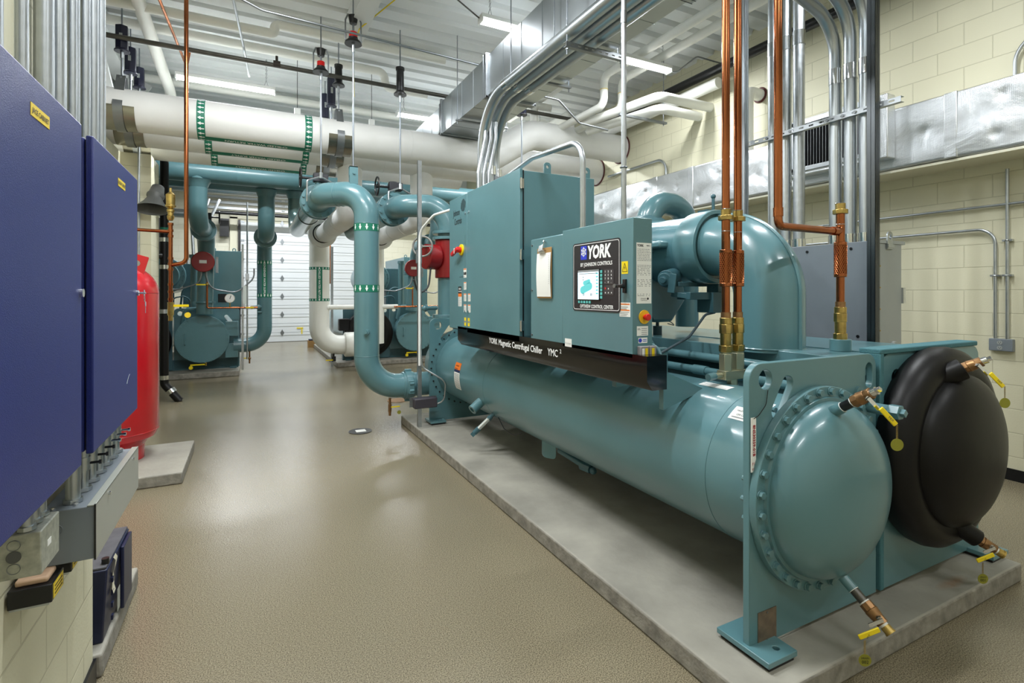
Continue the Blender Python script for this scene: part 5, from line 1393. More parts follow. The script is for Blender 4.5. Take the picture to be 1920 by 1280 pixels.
G().box(5.27, 5.4, 2.68, 3.72, 2.86, 3.46).build('foil_collar', FOIL, gr, bev=0.01)
fr = G()
fr.box(5.25, 5.27, 2.76, 3.64, 2.90, 2.945).box(5.25, 5.27, 2.76, 3.64, 3.395, 3.44).box(5.25, 5.27, 2.76, 2.81, 2.90, 3.44).box(5.25, 5.27, 3.59, 3.64, 2.90, 3.44)
fr.build('frame', GALV, gr, bev=0.003)
G().box(5.266, 5.269, 2.81, 3.59, 2.945, 3.395).build('backing', BLACK, gr)
g = G()
for k in range(24): y = 2.835 + k * 0.0318; g.obox((5.256, y, 3.17), (0, 0, 1), (0.8, 0.6, 0), 0.022, 0.003, 0.45)
g.build('louvre', STEEL, gr)

def post(x, y, label, w=0.083, z0=0.0):
    o = root('strut_post', label, 'post', (x, y, z0))
    g = G(); sm = DARKSTRUT if w > 0.055 else GALVD
    for dx in (0, w / 2): g.box(x + dx, x + dx + 0.003, y, y + w, z0, 4.95).box(x + dx + w / 2 - 0.004, x + dx + w / 2 - 0.001, y, y + w, z0, 4.95)
    g.box(x, x + w, y + w / 2, y + w / 2 + 0.003, z0, 4.95).box(x, x + 0.012, y, y + 0.003, z0, 4.95).box(x + w - 0.013, x + w - 0.001, y, y + 0.003, z0, 4.95).box(x + w / 2 - 0.012, x + w / 2 + 0.012, y, y + 0.003, z0, 4.95)
    g.build('strut', sm, o)
    G().box(x - 0.04, x + w + 0.04, y - 0.03, y + w + 0.03, z0, z0 + 0.008).build('base_plate', STEEL, o)
post(4.03, 2.13, 'dark double strut post rising in front of the grey cabinet', 0.058)
post(3.99, 3.2, 'light strut post beside the two copper pipes', 0.05)
cb = root('strut_rail', 'perforated strut rail holding the thick vertical conduits', 'rail', (4.12, 2.6, 2.95))
M3 = lambda a, b, c: (4.10 + c, 2.0 + a, 2.955 + b)
g = G().plate(rect(0, 1.32, 0, 0.041), [slot(0.06 + 0.085 * k, 0.0205, 0.028, 0.0065, 0) for k in range(15)], M3, 0.003)
g.box(4.103, 4.14, 2.0, 3.32, 2.955, 2.958).box(4.103, 4.14, 2.0, 3.32, 2.993, 2.996)
g.build('rail', GALV, cb)
g = G()
for y in (2.29, 2.38, 2.5, 2.82, 2.93, 3.04): g.cyl((4.095, y + 0.02, 2.975), (4.09, y + 0.02, 2.975), 0.012, n=6)
g.build('clamp_bolt', STEEL, cb)
for k, (y, bent) in enumerate(((3.06, 0), (2.94, 0), (2.82, 0), (2.51, 1), (2.395, 1), (2.28, 1))):
    nm = ['leftmost of the three straight thick conduits above the grey cabinet', 'middle one of the three straight thick conduits above the grey cabinet', 'rightmost of the three straight thick conduits above the grey cabinet', 'bent thick conduit with swan neck, left of two beside the dark post', 'bent thick conduit with swan neck next to the dark post', 'thick bent conduit mostly hidden by the dark post'][k]
    rt = root('steel_conduit', nm, 'conduit', (4.2, y, 2.0), 'thick conduits entering the grey cabinet')
    x = 4.19; R = 0.046
    if bent:
        G().tube([(x, y, 1.99), (x, y, 3.76 + 0.07 * (k - 3)), (3.2 + 0.04 * (k - 3), y, 4.0 + 0.07 * (k - 3)), (3.2 + 0.04 * (k - 3), y, 4.95)], R, 0.35, 26, 14).build('conduit_tube', GALVD, rt, ang=60)
        G().cyl((x, y, 3.27), (x, y, 3.39), R + 0.004, n=24).build('coupling', CHROME, rt)
        G().cyl((x - 0.52, y, 3.886 + 0.07 * (k - 3)), (x - 0.62, y, 3.91 + 0.07 * (k - 3)), R + 0.004, n=24).build('coupling', CHROME, rt)
    else:
        G().cyl((x, y, 1.99), (x, y, 4.95), R, n=26).build('conduit_tube', GALV, rt)
        G().cyl((x, y, 3.72), (x, y, 3.84), R + 0.004, n=24).build('coupling', CHROME, rt)
    G().cyl((x, y, 1.99), (x, y, 2.06), R + 0.006, n=20).build('hub', CHROME, rt)
# grey cabinet
gc = root('electrical_cabinet', 'grey floor standing electrical cabinet behind the chiller', 'cabinet', (4.3, 2.7, 0))
G().box(4.12, 4.49, 2.19, 3.16, 0.0, 1.99).build('body', GREYP, gc, bev=0.004)
G().box(4.15, 4.46, 2.172, 2.19, 0.05, 1.97).build('side_panel', GREYL, gc, bev=0.003)
G().box(4.14, 4.50, 2.166, 2.19, 1.97, 1.995).build('top_flange', GREYL, gc)
g = G()
for k in range(11): g.cyl((4.163, 2.172, 0.2 + 0.16 * k), (4.163, 2.165, 0.2 + 0.16 * k), 0.006, n=8)
g.build('rivet', BRASS, gc)
G().box(4.455, 4.475, 2.155, 2.175, 1.52, 1.64).cyl((4.475, 2.158, 1.52), (4.475, 2.158, 1.64), 0.007, n=10).build('hinge', CHROME, gc)
G().plate(rrect(-0.035, 0.035, 0, 0.13, 0.03, 5, (1, 1, 0, 0)), [circ(0, 0.09, 0.019, 16)], lambda a, b, c: (4.28 + a, 2.158 + c, 1.93 + b), 0.01).box(4.24, 4.32, 2.15, 2.158, 1.94, 1.965).build('lifting_eye', GALV, gc)
G().cyl((4.34, 2.172, 1.2), (4.34, 2.15, 1.2), 0.035, n=24).cyl((4.34, 2.15, 1.2), (4.34, 2.14, 1.2), 0.012, n=4).build('blanking_plug', GREYL, gc, bev=0.003)
g = G()
for (y, z) in ((2.35, 1.94), (2.7, 1.94), (2.3, 1.27), (2.75, 1.35), (2.6, 1.2)): g.cyl((4.12, y, z), (4.114, y, z), 0.011, n=10)
g.build('screw', BLACK, gc)

# copper relief pipes
def relief(x, y, z0, label, dog=None, sc=1.0, base='hex'):
    rt = root('copper_relief_pipe', label, 'pipe', (x, y, z0)); R = 0.0195
    z = z0
    if base == 'hex':
        bt = G().cyl((x, y, z), (x, y, z + 0.09), 0.036, n=6).cyl((x, y, z + 0.09), (x, y, z + 0.1), 0.03, n=16).build('hex_fitting', mat_hex, rt, bev=0.002); z += 0.1
    G().cyl((x, y, z), (x, y, z + 0.035), 0.036, n=8).cyl((x, y, z + 0.035), (x, y, z + 0.115), 0.029, n=24).cyl((x, y, z + 0.1), (x, y, z + 0.15), 0.034, n=8).cyl((x, y, z + 0.15), (x, y, z + 0.185), 0.031, n=24).build('brass_union', BRASS, rt, bev=0.002)
    z += 0.185
    G().cyl((x, y, z), (x, y, z + 0.03), 0.026, n=20).build('soldered_collar', BRONZE, rt)
    z1 = z + 0.17; z2 = z1 + 0.2
    G().cyl((x, y, z), (x, y, z1), R + 0.002, n=20).build('lower_tube', COPPER, rt)
    g = G(); n = 18; m_ = 22; P = []; Rb = 0.033
    G().cyl((x, y, z1), (x, y, z1 + 0.02), Rb, n=24).cyl((x, y, z2 - 0.02), (x, y, z2), Rb, n=24).cyl((x, y, z1 + 0.01), (x, y, z2 - 0.01), 0.027, n=20).build('braid_collar', COPPER, rt, bev=0.003)
    for k in range(n):
        for s_ in (-1, 1):
            pts = [(x + (Rb - 0.002) * math.cos(2 * PI * k / n + s_ * 2.6 * j / m_), y + (Rb - 0.002) * math.sin(2 * PI * k / n + s_ * 2.6 * j / m_), z1 + 0.015 + (z2 - z1 - 0.03) * j / m_) for j in range(m_ + 1)]
            g.tube(pts, 0.0021, 0.001, 4, 1)
    g.build('braided_hose', COPPER, rt)
    G().cyl((x, y, z2), (x, y, z2 + 0.16), R + 0.003, n=20).build('upper_tube', COPPER, rt)
    G().cyl((x, y, z2 + 0.16), (x, y, z2 + 0.185), 0.04, n=8).cyl((x, y, z2 + 0.185), (x, y, z2 + 0.22), 0.026, n=20).build('union_nut', BRASS, rt, bev=0.002)
    G().ring((x, y, z2 + 0.1), (0, 0, 1), R + 0.003, 0.002, 20, 6).ring((x, y, z2 + 0.22), (0, 0, 1), 0.026, 0.002, 20, 6).build('solder_ring', CHROME, rt)
    zt = z2 + 0.22
    pts = [(x, y, zt), (x, y, 4.95)] if not dog else [(x, y, zt), (x, y, 1.95), (dog, y, 1.95), (dog, y, 3.6), (2.28, y, 3.6), (2.28, y, 4.95)]
    G().tube(pts, R + 0.0015, 0.035, 22).build('riser_tube', COPPER, rt, ang=60)
    if dog:
        G().cyl((dog, y, 2.0), (dog, y, 2.045), R + 0.005, n=20).cyl((x, y, 1.86), (x, y, 1.9), R + 0.005, n=20).cyl((x - 0.075, y, 1.95), (x - 0.04, y, 1.95), R + 0.005, n=20).build('elbow_collar', COPPER, rt)
    return rt
mat_hex = mat('pale_hex_steel', 'B4B49C', 0.35, 0.8)
relief(2.305, 1.97, 1.18, 'left of the twin copper relief pipes with braided connector on the chiller')
relief(2.405, 1.975, 1.18, 'right of the twin copper relief pipes with braided connector on the chiller')
r = root('relief_valve_base', 'pale steel three way valve under the twin copper pipes', 'valve', (2.35, 1.97, 1.09))
G().box(2.27, 2.44, 1.94, 2.0, 1.13, 1.18).cyl((2.355, 1.97, 1.09), (2.355, 1.97, 1.14), 0.03, n=6).cyl((2.27, 1.97, 1.155), (2.22, 1.97, 1.155), 0.016, n=12).build('valve_body', mat_hex, r, bev=0.003)
G().cyl((2.22, 1.97, 1.155), (2.17, 1.97, 1.15), 0.02, n=10).cyl((2.355, 1.97, 1.02), (2.355, 1.97, 1.1), 0.032, n=20).build('cap', TEAL, r)
r = relief(3.0, 1.77, 1.335, 'single copper relief pipe with a sideways offset, near the dark post', dog=2.46, base='none')
G().cyl((3.0, 1.77, 1.27), (3.0, 1.77, 1.337), 0.055, n=32).build('socket', TEAL, r, bev=0.003)

# wall things on the right
def cond(label, pts, r_, bend, m=GALV, name='wall_conduit', parts=()):
    o = root(name, label, 'conduit', pts[0])
    G().tube(pts, r_, bend, 14, 10).build('conduit_tube', m, o, ang=60)
    g = G()
    for p in parts: g.ring(p, (0, 0, 1), r_ + 0.002, 0.006, 14, 6).box(p[0] - 0.01, p[0] + 0.03, p[1] - r_ - 0.02, p[1] + r_ + 0.02, p[2] - 0.008, p[2] + 0.008)
    if parts: g.build('strap', GALV, o)
    return o
cond('conduit rising from the right side of the wall outlet past the silver duct', [(5.765, 2.005, 1.19), (5.765, 2.005, 2.66)], 0.0125, 0.1, parts=((5.765, 2.005, 1.75), (5.765, 2.005, 2.05)))
cond('conduit bending from the left of the outlet towards the grey cabinet', [(5.765, 2.085, 1.19), (5.765, 2.085, 2.16), (5.765, 4.0, 2.16)], 0.0125, 0.13, parts=((5.765, 2.085, 1.75),))
cond('long level conduit on the block wall above the grey cabinet', [(5.765, 0.3, 2.36), (5.765, 6.0, 2.36)], 0.0115, 0.1)
cond('small conduit arc above the silver duct at the right edge', [(5.75, 1.95, 3.3), (5.75, 1.95, 3.72), (5.75, 1.2, 3.85)], 0.0145, 0.22)
cond('conduit bending down the wall behind the tall grey conduit', [(5.76, 7.5, 3.7), (5.76, 6.05, 3.7), (5.76, 6.05, 3.3)], 0.02, 0.2)
ou = root('wall_outlet', 'grey duplex outlet box on the right block wall', 'outlet', (5.77, 2.04, 1.11))
G().box(5.75, 5.8, 1.965, 2.125, 1.10, 1.205).build('box', GREYP, ou, bev=0.005)
for z in (1.128, 1.172):
    o = G().cyl((5.75, 2.05, z), (5.747, 2.05, z), 0.018, n=20).build('receptacle', GREYL, ou)
    G().box(5.7455, 5.747, 2.042, 2.045, z, z + 0.009).box(5.7455, 5.747, 2.055, 2.058, z, z + 0.009).cyl((5.747, 2.05, z - 0.008), (5.7455, 2.05, z - 0.008), 0.003, n=8).build('slot', BLACK, o)
# white wall pipes and black pipe under the roof
def wp(name, label, pts, r_, bend, m, cat='pipe', n=20, extra=None):
    o = root(name, label, cat, pts[0]); G().tube(pts, r_, bend, n, 10).build('pipe_run', m, o, ang=60)
    return o
o = wp('insulated_wall_pipe', 'upright white pipe with a bent top entering the wall behind the copper pipes', [(5.55, 4.42, 3.34), (5.55, 4.42, 4.12), (5.8, 4.42, 4.12)], 0.075, 0.1, WHITE_PVC)
G().ring((5.79, 4.42, 4.12), (1, 0, 0), 0.085, 0.014, 20, 6).build('fire_caulk', CAULK, o)
wp('black_wall_pipe', 'black pipe running along the top of the right wall', [(5.62, 1.5, 4.62), (5.62, 9.2, 4.62)], 0.06, 0.1, BLACK)
wp('white_wall_pipe', 'white pipe running beside the black pipe at the wall top', [(5.6, 4.9, 4.42), (5.6, 9.0, 4.42)], 0.075, 0.1, WHITE_PVC)
wp('insulated_branch_pipe', 'upper of two white pipes that turn into the right wall', [(5.8, 5.22, 4.22), (4.86, 5.22, 4.22), (4.6, 6.6, 4.22)], 0.065, 0.14, WHITE_PVC)
wp('insulated_branch_pipe', 'lower of two white pipes that turn into the right wall', [(5.8, 5.42, 4.15), (5.05, 5.42, 4.15), (4.75, 6.7, 4.15)], 0.065, 0.14, WHITE_PVC)
for k in range(2):
    x = 4.95 - 0.32 * k
    wp('insulated_branch_pipe', ['right one of two parallel white pipes under the roof deck', 'left one of two parallel white pipes under the roof deck'][k],
       [(x, 1.6, 4.78), (x - 0.1, 6.0, 4.72), (x - 0.1, 6.0, 4.3), (x - 0.2, 7.0 + 0.3 * k, 4.25)], 0.055, 0.12, WHITE_PVC)
    for yy in (6.0,): G().ring((x - 0.1, yy, 4.52), (0, 0, 1), 0.056, 0.004, 18, 6).build('yellow_band', YLAB, COL.objects[-2] if False else [q for q in COL.objects if q.name.startswith('insulated_branch_pipe')][-1])
wp('insulated_branch_pipe', 'short white pipe elbow under the deck right of the duct', [(3.3, 6.6, 4.75), (4.2, 6.6, 4.75), (4.1, 8.2, 4.7)], 0.07, 0.1, WHITE_PVC)
wp('white_vertical_branch', 'short white pipe standing on the raised insulated pipe, left one', [(4.05, 7.2, 4.3), (4.05, 7.2, 4.6), (4.35, 7.2, 4.6)], 0.065, 0.07, WHITE_PVC)
wp('white_vertical_branch', 'short white pipe standing on the raised insulated pipe, right one', [(4.75, 7.2, 4.3), (4.75, 7.2, 4.58), (4.75, 8.1, 4.58)], 0.065, 0.07, WHITE_PVC)
r = root('trapeze_hanger', 'steel trapeze with two rods holding the white wall pipes', 'pipe hanger', (5.1, 5.6, 4.05))
G().box(4.5, 5.35, 5.6, 5.64, 4.03, 4.06).build('strut', STEEL, r)
for x in (4.55, 5.3): G().cyl((x, 5.62, 4.0), (x, 5.62, 4.95), 0.006, n=8).build('threaded_rod', RODM, r)
wp('steel_conduit', 'kinked thin conduit between duct and right wall', [(3.06, 5.9, 4.22), (3.7, 5.9, 4.2), (4.1, 6.0, 3.98), (4.6, 6.0, 3.95)], 0.013, 0.12, STEEL, 'conduit', 10)
wp('steel_conduit', 'kinked thin conduit feeding the right strip light', [(4.95, 5.2, 4.56), (5.1, 5.15, 4.56), (5.3, 5.0, 4.75), (5.75, 5.0, 4.75)], 0.01, 0.08, STEEL, 'conduit', 10)
# ------------------------------------------------------------ blue wall cabinets and trough at left
XF = -0.402
def blue_cab(y0, y1, label, text, ty):
    r = root('control_cabinet', label, 'cabinet', (-0.48, (y0 + y1) / 2, 1.14))
    G().box(-0.572, XF - 0.022, y0, y1, 1.145, 2.045).build('body', BLUE, r, bev=0.004)
    d = G().box(XF - 0.018, XF, y0 - 0.004, y1 - 0.002, 1.14, 2.05).build('door', BLUE, r, bev=0.004)
    G().box(XF - 0.022, XF - 0.018, y0 + 0.01, y1 - 0.01, 1.15, 2.04).build('gasket', BLACK, r)
    lb = G().box(XF, XF + 0.001, ty - 0.055, ty + 0.055, 1.965, 1.992).build('name_label', YLAB, d)
    vs, fs = text2d(text, 0.015, bold=0.02); L = max(q[0] for q in vs)
    G().add([(XF + 0.0018, ty - L / 2 + a, 1.973 + b) for a, b in vs], fs).build('lettering', INK, lb)
    zz = 1.6
    k = G().cyl((XF, y1 - 0.02, zz), (XF + 0.008, y1 - 0.02, zz), 0.011, n=16).build('latch', CHROME, d)
    return r, d
blue_cab(1.18, 1.748, 'large blue wall cabinet at the left edge with yellow jace cabinet label', 'JACE CABINET', 1.44)
r, d = blue_cab(1.862, 2.505, 'second blue wall cabinet, nearer the red tank, with a key in its door', 'BOILER CABINET', 2.22)
g = G().cyl((XF + 0.008, 2.485, 1.6), (XF + 0.03, 2.485, 1.6), 0.004, n=8).box(XF + 0.024, XF + 0.026, 2.477, 2.493, 1.588, 1.612).ring((XF + 0.026, 2.485, 1.578), (1, 0, 0), 0.012, 0.001, 16, 5)
g.plate(rrect(-0.009, 0.009, -0.012, 0.008, 0.006), [], lambda a, b, c: (XF + 0.028 + c, 2.485 + a, 1.558 + b), 0.002).box(XF + 0.0285, XF + 0.0295, 2.482, 2.488, 1.52, 1.548)
g.build('key', CHROME, d)
random.seed(11)
o = G(); pts = [(XF + 0.0012, 2.30 + 0.05 * t, 1.27 + 0.028 * math.sin(t * 1.5)) for t in [k / 8 for k in range(9)]]
o.tube(pts, 0.0007, 0.001, 4, 1); o.build('scratch', GREYL, d)
tr = root('wireway_trough', 'grey metal wiring trough below the blue cabinets', 'wireway', (-0.46, 2.2, 0.83))
G().box(-0.525, XF + 0.0, 1.875, 2.50, 0.832, 0.985).build('body', GREYP, tr, bev=0.002)
G().box(XF, XF + 0.003, 1.872, 2.503, 0.828, 0.99).box(-0.42, XF + 0.003, 1.872, 2.503, 0.985, 0.989).build('cover', mat('trough_cover', '9C9F97', 0.35, 0.2), tr, bev=0.001)
G().box(XF - 0.001, XF + 0.0033, 1.869, 1.8745, 0.83, 0.99).build('edge_strip', BLACK, tr)
g = G()
for y in (2.02, 2.39): g.cyl((XF + 0.003, y, 0.97), (XF + 0.009, y, 0.97), 0.006, n=8)
for (x, y) in ((-0.45, 1.9), (-0.5, 1.89), (-0.45, 2.49)): g.cyl((x, y, 0.985), (x, y, 0.991), 0.006, n=8)
g.build('screw', CHROME, tr)
g = G().ring((-0.49, 1.874, 0.93), (0, 1, 0), 0.016, 0.0015, 20, 5).ring((-0.49, 1.874, 0.93), (0, 1, 0), 0.011, 0.001, 20, 5)
g.build('knockout', GREYP, tr)
labs = ['nearest', 'second', 'third', 'fourth', 'fifth', 'sixth', 'farthest']
for k in range(7):
    y = 1.66 + 0.125 * k + (0.0 if k else 0.0); y = [1.93, 2.03, 2.12, 2.21, 2.30, 2.385, 2.46][k]
    r = root('conduit_nipple', labs[k] + ' short conduit connector between blue cabinets and grey trough', 'conduit fitting', (-0.46, y, 0.985), 'short connectors above the trough')
    G().cyl((-0.465, y, 0.985), (-0.465, y, 1.15), 0.014 if k else 0.018, n=16).build('tube', GALV, r)
    G().cyl((-0.465, y, 0.987), (-0.465, y, 0.998), 0.024, n=8).cyl((-0.465, y, 1.05), (-0.465, y, 1.09), 0.019, n=16).build('lock_nut', GALV, r)
    if k: G().cyl((-0.45, y, 1.07), (-0.425, y, 1.07), 0.004, n=8).cyl((-0.425, y, 1.07), (-0.418, y, 1.07), 0.007, n=6).build('set_screw', BLACK if k < 4 else CHROME, r)
jb = root('junction_box', 'small galvanised box with round knockouts under the left cabinet', 'junction box', (-0.5, 1.65, 0.93))
G().box(-0.53, -0.447, 1.61, 1.74, 0.925, 1.03).build('body', mat('galv_spangle', 'AEB0A4', 0.5, 0.5, var=0.2, vscale=60), jb, bev=0.003)
g = G()
for z in (0.95, 1.005): g.ring((-0.497, 1.609, z), (0, 1, 0), 0.012, 0.0008, 20, 5)
g.build('knockout_ring', STEEL, jb)
G().cyl((-0.497, 1.611, 0.978), (-0.497, 1.608, 0.978), 0.014, n=24).build('open_knockout', GREYD, jb)
G().box(-0.447, -0.446, 1.65, 1.675, 0.975, 0.99).build('label', PAPER, jb)
for k in range(3): 
    y = 1.63 + 0.045 * k
    G().cyl((-0.48, y, 1.03), (-0.48, y, 1.15), 0.013, n=14).cyl((-0.48, y, 1.032), (-0.48, y, 1.042), 0.019, n=8).build('connector', GALV, jb)
for k in range(2):
    y = 1.80 + 0.17 * k
    r = root('transformer', ['black transformer with yellow label under the trough, nearer one', 'black transformer with yellow label under the trough, farther one'][k], 'transformer', (-0.52, y, 0.75))
    b_ = G().box(-0.57, -0.478, y, y + 0.10, 0.765, 0.815).build('core', BLACK, r, bev=0.003)
    G().box(-0.56, -0.49, y + 0.015, y + 0.085, 0.815, 0.832).build('coil', mat('coil_wrap%d' % k, 'C9A88C', 0.5), r, bev=0.006)
    G().box(-0.478, -0.477, y + 0.01, y + 0.09, 0.77, 0.81).build('label', YLAB, b_)
    g = G()
    for j in range(3): g.box(-0.477, -0.4764, y + 0.02, y + 0.08, 0.778 + 0.01 * j, 0.781 + 0.01 * j)
    g.build('print', INK, b_)
    G().box(-0.572, -0.49, y + 0.02, y + 0.09, 0.752, 0.765).build('bracket', GALV, r)
# conduits above the cabinets
CU = [(1.60, 0.018), (1.70, 0.014), (1.93, 0.024), (1.975, 0.018), (2.06, 0.019), (2.105, 0.014), (2.20, 0.019), (2.25, 0.016), (2.30, 0.016), (2.35, 0.018), (2.41, 0.02), (2.46, 0.016)]
for k, (y, r_) in enumerate(CU):
    lb = ['thick', 'slim', 'broad', 'plain', 'round', 'thin', 'ribbed', 'narrow', 'grey', 'pale', 'wide', 'last'][k]
    rt = root('steel_conduit', '%s steel conduit rising from the blue cabinets, number %s from the left' % (lb, ['one', 'two', 'three', 'four', 'five', 'six', 'seven', 'eight', 'nine', 'ten', 'eleven', 'twelve'][k]), 'conduit', (-0.5, y, 2.05), 'conduits above the blue cabinets')
    x = -0.53 + (0.02 if k % 2 else 0.0)
    G().cyl((x, y, 2.04), (x, y, 4.95), r_, n=16).build('conduit_tube', GALV, rt)
    G().cyl((x, y, 2.045), (x, y, 2.075), r_ + 0.005, n=14).build('hub', CHROME, rt)

# dark blue case and kerb
cs = root('battery_case', 'dark blue case with torn paper on the kerb under the trough', 'case', (-0.65, 2.95, 0.1))
g = G().add([(-0.86, 2.76, 0.1), (-0.565, 2.76, 0.1), (-0.545, 2.74, 0.42), (-0.86, 2.74, 0.42), (-0.86, 3.16, 0.1), (-0.57, 3.16, 0.1), (-0.545, 3.18, 0.42), (-0.86, 3.18, 0.42)],
            [(0, 1, 2, 3), (7, 6, 5, 4), (0, 4, 5, 1), (1, 5, 6, 2), (2, 6, 7, 3), (3, 7, 4, 0)])
g.build('body', NAVYCASE, cs, bev=0.006)
G().box(-0.85, -0.55, 2.745, 3.175, 0.42, 0.432).build('lid', mat('case_lid', '4A4A50', 0.6, var=0.2, vscale=20), cs, bev=0.004)
G().box(-0.545, -0.53, 2.98, 3.16, 0.12, 0.41).build('side_panel', NAVYCASE, cs, bev=0.004)
G().cyl((-0.56, 2.78, 0.43), (-0.56, 2.78, 0.455), 0.014, n=14).build('filler_cap', BLACK, cs)
g = G()
for k in range(4): g.box(-0.549, -0.541, 2.82, 2.84, 0.16 + 0.055 * k, 0.18 + 0.055 * k)
g.build('rib', NAVYCASE, cs)
g = G(); zz = 0.43
P = [(-0.542 + 0.006 * math.sin(k), 2.83 + 0.02 * math.sin(k * 1.7), 0.43 - 0.022 * k) for k in range(8)]
g.add([p for p in P] + [(p[0] - 0.001, p[1] + 0.035 + 0.01 * math.cos(k), p[2]) for k, p in enumerate(P)], [(k, k + 1, 9 + k, 8 + k) for k in range(7)])
g.build('torn_paper', mat('aged_paper', 'C9C3AC', 0.7), cs, calc=False)
G().box(-0.541, -0.54, 2.9, 2.95, 0.15, 0.25).build('label', mat('grey_sticker', '9A9C92', 0.6), cs)

# red expansion tank
tk = root('expansion_tank', 'tall red steel expansion tank on its own small concrete pad', 'tank', (-1.105, 5.75, 0.1))
pr = [(0.0, 0.235), (0.12, 0.235), (0.16, 0.26), (0.2, 0.32), (0.26, 0.345), (1.5, 0.345)]
for k in range(1, 13): a = PI / 2 * k / 12; pr.append((1.5 + 0.28 * math.sin(a), max(0.0001, 0.345 * math.cos(a))))
G().rev(pr, (-1.105, 5.75, 0.1), (0, 0, 1), 64).build('shell', RED, tk, ang=30)
for z in (0.36, 1.6): G().ring((-1.105, 5.75, z), (0, 0, 1), 0.345, 0.003, 60, 6).build('weld_seam', RED, tk)
G().plate(rrect(-0.075, 0.075, 0, 0.17, 0.01), [circ(0, 0.09, 0.026, 20)], lambda a, b, c: (-0.93 + a * 0.95 + b * 0.25, 5.62 + c, 1.78 + b * 0.95 - a * 0.28), 0.01).build('lifting_lug', RED, tk, bev=0.002)

# black drain pipe with clamps
bp = root('black_drain_pipe', 'black vertical pipe behind the red tank ending in a slanted foot on the floor', 'pipe', (-1.1, 9.05, 0))
G().tube([(-1.13, 9.05, 3.95), (-1.13, 9.05, 0.26), (-0.93, 9.0, 0.0)], 0.055, 0.08, 22).build('pipe_run', BLACK_FOAM, bp, ang=60)
for z in (0.33, 1.95, 2.35, 1.3): G().cyl((-1.13, 9.05, z), (-1.13, 9.05, z + 0.06), 0.062, n=20).build('band_clamp', CHROME if z != 1.3 else GALV, bp)
G().cyl((-1.055, 9.03, 0.18), (-1.02, 9.02, 0.13), 0.064, n=20).build('band_clamp', CHROME, bp)
G().cyl((-1.13, 9.05, 2.48), (-1.13, 9.05, 2.56), 0.058, n=20).build('green_band', GREEN, bp)
G().cyl((-1.13, 9.05, 2.15), (-1.42, 9.0, 2.15), 0.05, n=18).build('tee_branch', BLACK, bp)
# copper water line with brass relief assembly
cp = root('copper_water_line', 'bright copper pipe dropping from the roof and turning left with a brass top fitting', 'pipe', (-0.63, 6.6, 1.4))
G().tube([(-0.625, 6.6, 4.95), (-0.625, 6.6, 1.93), (-0.765, 6.62, 1.9)], 0.0215, 0.07, 20).build('riser_tube', COPPER, cp, ang=60)
G().cyl((-0.77, 6.62, 1.5), (-0.77, 6.62, 2.35), 0.02, n=20).build('riser_tube', COPPER, cp)
G().cyl((-0.77, 6.62, 2.26), (-1.3, 6.6, 2.27), 0.018, n=18).build('branch_tube', COPPER, cp)
for z in (1.84, 1.9, 1.96, 2.2, 2.26, 2.33, 1.52, 1.6, 1.68): G().cyl((-0.77, 6.62, z), (-0.77, 6.62, z + 0.025), 0.0265, n=18).build('soldered_collar', COPPER, cp)
G().rev([(0, 0.02), (0.02, 0.032), (0.05, 0.035), (0.055, 0.028), (0.09, 0.028), (0.095, 0.036), (0.12, 0.036), (0.13, 0.024), (0.15, 0.05), (0.165, 0.05), (0.17, 0.042), (0.28, 0.045), (0.29, 0.035), (0.31, 0.012), (0.35, 0.012)], (-0.77, 6.62, 2.38), (0, 0, 1), 28).build('air_vent', BRASS, cp)
o = G().cyl((-0.77, 6.62, 1.36), (-0.77, 6.62, 1.5), 0.03, n=8).cyl((-0.77, 6.62, 1.3), (-0.77, 6.62, 1.36), 0.022, n=12).build('ball_valve', BRASS, cp)
G().box(-0.74, -0.6, 6.58, 6.585, 1.45, 1.475).build('lever_grip', YELLOW, o)
G().cyl((-0.61, 6.58, 1.36), (-0.61, 6.577, 1.36), 0.03, n=22).build('valve_tag', YLAB, o)
# grey horn on the pilaster
hn = root('alarm_horn', 'grey plastic horn loudspeaker on the cream pilaster', 'horn', (-1.1, 8.0, 2.6))
g = G(); n = 24; S = [(0.0, 0.07, 0.07, 0), (0.1, 0.085, 0.08, 0), (0.13, 0.1, 0.1, 0), (0.15, 0.1, 0.1, 0), (0.18, 0.08, 0.08, 0), (0.26, 0.12, 0.09, -0.01), (0.36, 0.2, 0.13, -0.03)]
d = V((-0.12, -0.45, -0.85)).normalized(); xh = V((1, -0.2, 0)).normalized(); yh = d.cross(xh)
P = []
for (t_, a_, b_, o_) in S:
    for k in range(n):
        an = 2 * PI * k / n; P.append(V((-1.08, 8.1, 2.98)) + d * t_ + xh * a_ * math.cos(an) + yh * b_ * math.sin(an))
F_ = [(i * n + k, i * n + (k + 1) % n, (i + 1) * n + (k + 1) % n, (i + 1) * n + k) for i in range(len(S) - 1) for k in range(n)] + [tuple(range(n))]
g.add(P, F_); g.build('bell', GREYD, hn, ang=50)
G().box(-1.16, -1.04, 8.12, 8.2, 2.75, 2.95).build('bracket', GREYD, hn)
G().cyl((-1.3, 8.18, 1.2), (-1.3, 8.18, 3.6), 0.014, n=12).build('conduit_tube', GALV, root('wall_conduit', 'thin conduit on the cream pilaster behind the grey horn', 'conduit', (-1.3, 8.18, 1.2)))

